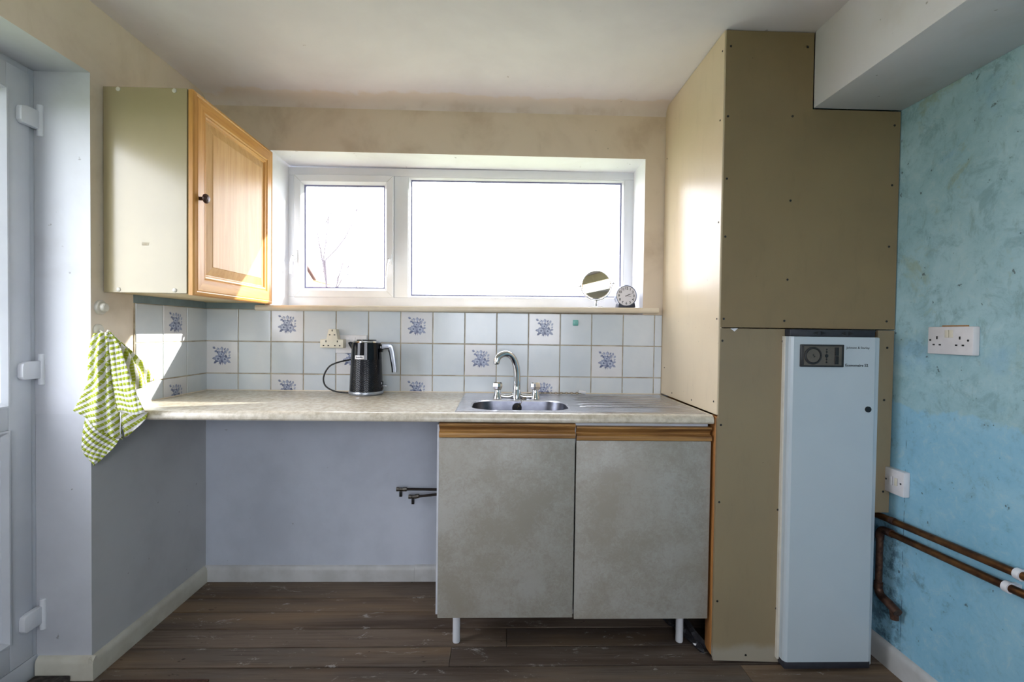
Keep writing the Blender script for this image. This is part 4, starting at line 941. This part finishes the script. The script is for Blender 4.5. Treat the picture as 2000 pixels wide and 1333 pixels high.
for kname, (Lp, Rp, ang, folds) in SH.items():
    A, B = smooth_path(Lp, 7), smooth_path(Rp, 7); nu = 44; rows = len(A)
    if kname == 'right': A = [b+(a-b)*1.55 for a, b in zip(A, B)]
    push = {'right': 0.0, 'mid': 0.004, 'left': 0.017, 'low': -0.004, 'curl': -0.006}[kname]
    grid = []; uvs = []
    ca, sa_ = math.cos(math.radians(ang)), math.sin(math.radians(ang))
    acc = 0
    for j in range(rows):
        row, ur = [], []; t = j/(rows-1); w = (B[j]-A[j]).length
        if j: acc += ((A[j]+B[j])/2-(A[j-1]+B[j-1])/2).length
        dirv = (B[j]-A[j]).normalized(); nv = Vector((0, 0, 1)).cross(dirv); nv.z = 0
        nv = nv.normalized() if nv.length > 1e-4 else Vector((0, -1, 0))
        if nv.dot(Vector((0.4, -1, 0))) < 0: nv = -nv
        for i in range(nu+1):
            u = i/nu
            amp = min(0.012, 0.09*w+0.002)*(0.35+0.65*math.sin(math.pi*min(0.75, t*0.9+0.08)))
            d_ = amp*(math.sin(u**1.25*folds*1.35*math.pi+0.6+1.1*t) + 0.3*math.sin(u*folds*4.3+4*t)) + push + {'mid': 0.022, 'left': 0.022}.get(kname, 0.010)*(math.sin(math.pi*u)-0.5)*min(1, t*3+0.2)
            p = A[j].lerp(B[j], u) + nv*d_
            if kname in ('mid', 'left') and j > rows*0.7: p.z += 0.004*math.sin(u*7)
            row.append(tw.v(p)); sx_, sy_ = u*max(w, 0.03), acc
            ur.append((sx_*ca-sy_*sa_, sx_*sa_+sy_*ca))
        grid.append(row); uvs.append(ur)
    for j in range(rows-1):
        for i in range(nu):
            f = tw.face([grid[j][i], grid[j+1][i], grid[j+1][i+1], grid[j][i+1]])
            if f:
                for l, q in zip(f.loops, (uvs[j][i], uvs[j+1][i], uvs[j+1][i+1], uvs[j][i+1])): l[uvl].uv = q
tw = tag(tw.build('tea_towel', M['towel'], smooth=True, auto=80), 'green and white checked tea towel hanging from the wall hook', 'towel')
lo = MB().tube(smooth_path([(-1.2775, -0.647, 0.912), (-1.2735, -0.652, 0.890), (-1.2765, -0.650, 0.855), (-1.2830, -0.640, 0.822)], 5), 0.0016, 6).build('hanging_loop', M['socket_white'], tw, smooth=True)
sm = tw.modifiers.new('thickness', 'SOLIDIFY'); sm.thickness = 0.0025; sm.offset = 0
# ------------------------------------------------------------------ floor things
tag(MB().box(DX+0.004, -1.428, -1.5, -0.670, 0.0005, 0.022).build('door_mat', M['mat_dark'], bevel=0.004), 'dark mottled mat on the floor by the white door', 'mat')
tag(MB().box(-1.325, -0.965, -1.5, -0.672, 0.0005, 0.008).build('floor_rug', M['rug'], bevel=0.003), 'rust brown rug on the floorboards at the bottom edge', 'rug')
cs = MB(); rnd = random.Random(5); g = []
for j in range(9):
    row = []
    for i in range(7):
        u, v_ = i/6, j/8
        row.append(cs.v((0.699+0.072*v_+0.030*u+rnd.uniform(-.006, .006), -0.30-0.27*v_+0.02*rnd.uniform(-1, 1), 0.006+0.11*max(0, u-0.1)*(1-v_*0.85)+rnd.uniform(0, 0.016))))
    g.append(row)
for j in range(8):
    for i in range(6): cs.face([g[j][i], g[j+1][i], g[j+1][i+1], g[j][i+1]])
cs = tag(cs.build('plastic_sheet', M['foil']), 'crumpled dark plastic sheet on the floor beside the cabinet leg', 'plastic sheet')
sm = cs.modifiers.new('thickness', 'SOLIDIFY'); sm.thickness = 0.001

M['diffuser'] = NT('mirror_stripe_diffuser').m  # glowing strip added out of view to give the shaving mirror its bright stripe
M['diffuser'].node_tree.nodes['Principled BSDF'].inputs['Emission Color'].default_value = (1, 0.98, 0.92, 1)
M['diffuser'].node_tree.nodes['Principled BSDF'].inputs['Emission Strength'].default_value = 1.2
st = thing('mirror_stripe_light', (0.30, -3.2, ZC), 'unseen ceiling strip light added behind the camera for the stripe in the shaving mirror', 'lamp')
for nm_, mt_, z0, z1 in (('housing', 'mirror_stripe_housing', 2.19, ZC-0.001), ('diffuser', 'diffuser', 2.105, 2.19)):
    mb = MB().box(-0.62, 0.62, -0.05, 0.05, z0, z1); bmesh.ops.rotate(mb.bm, verts=mb.bm.verts, cent=(0, 0, 0), matrix=Matrix.Rotation(math.radians(42), 3, 'Z')); bmesh.ops.translate(mb.bm, verts=mb.bm.verts, vec=(0.30, -3.2, 0))
    mb.build(nm_, M[mt_], st, bevel=0.006)
# ------------------------------------------------------------------ outside, seen faintly through the window
hs = thing('neighbour_house', (-11, 18, -0.2), 'pale neighbouring house gable far beyond the window sash', 'house')
MB().prism([(-18.0, -0.2), (-7.25, -0.2), (-7.25, 3.2), (-11.0, 9.2), (-18, 9.2)], 'y', 17, 19).build('gable_wall', M['brick_far'], hs)
rf = MB(); rf.prism([(-7.22, 3.1), (-11.0, 9.20), (-11.0, 9.30), (-7.14, 3.1)], 'y', 16.95, 19.0); rf.build('roof', M['brick_far'], hs)
rf = MB(); rf.prism([(-7.18, 3.1), (-11.0, 9.22), (-11.0, 9.38), (-7.08, 3.1)], 'y', 16.8, 16.95); rf.build('barge_board', M['roof_far'], hs)
def tree(x, y, h, seed, label, spread=0.5, lean=0):
    rnd = random.Random(seed)
    t = thing('bare_tree', (x, y, -0.2), label, 'tree', 'bare trees outside')
    tr = MB(); br = MB()
    def grow(p, d, L, r, lev, mb):
        n_ = 5; pts = [p]; q = p.copy(); dd = d.copy()
        for k in range(n_):
            dd = (dd+Vector((rnd.uniform(-.16, .16), rnd.uniform(-.16, .16), rnd.uniform(-.02, .12)))).normalized(); q = q+dd*L/n_; pts.append(q.copy())
        mb.tube(pts, [r*(1-0.5*k/n_) for k in range(n_+1)], 6)
        if lev < 3:
            for k in range(4 if lev else 6):
                b = pts[rnd.randint(1 if lev else 2, n_)]; nd = (dd+Vector((rnd.uniform(-1, 1), rnd.uniform(-1, 1), rnd.uniform(-.1, .7)))*spread*1.5).normalized()
                grow(b, nd, L*rnd.uniform(.45, .7), r*0.45, lev+1, br)
    grow(Vector((x, y, -0.2)), Vector((lean, 0, 1)), h*0.6, 0.04, 0, tr)
    tr.build('trunk', M['bark'], t, smooth=True); br.build('branches', M['bark'], t, smooth=True)['kind'] = 'stuff'
tree(-3.8, 9.0, 5.2, 2, 'bare thin tree in the garden seen through the left of the sash', 0.55, -0.22)
tree(-3.05, 8.5, 3.6, 8, 'low leafless shrub in the garden seen at the sash bottom', 0.7, 0.1)
bpy.context.view_layer.update()
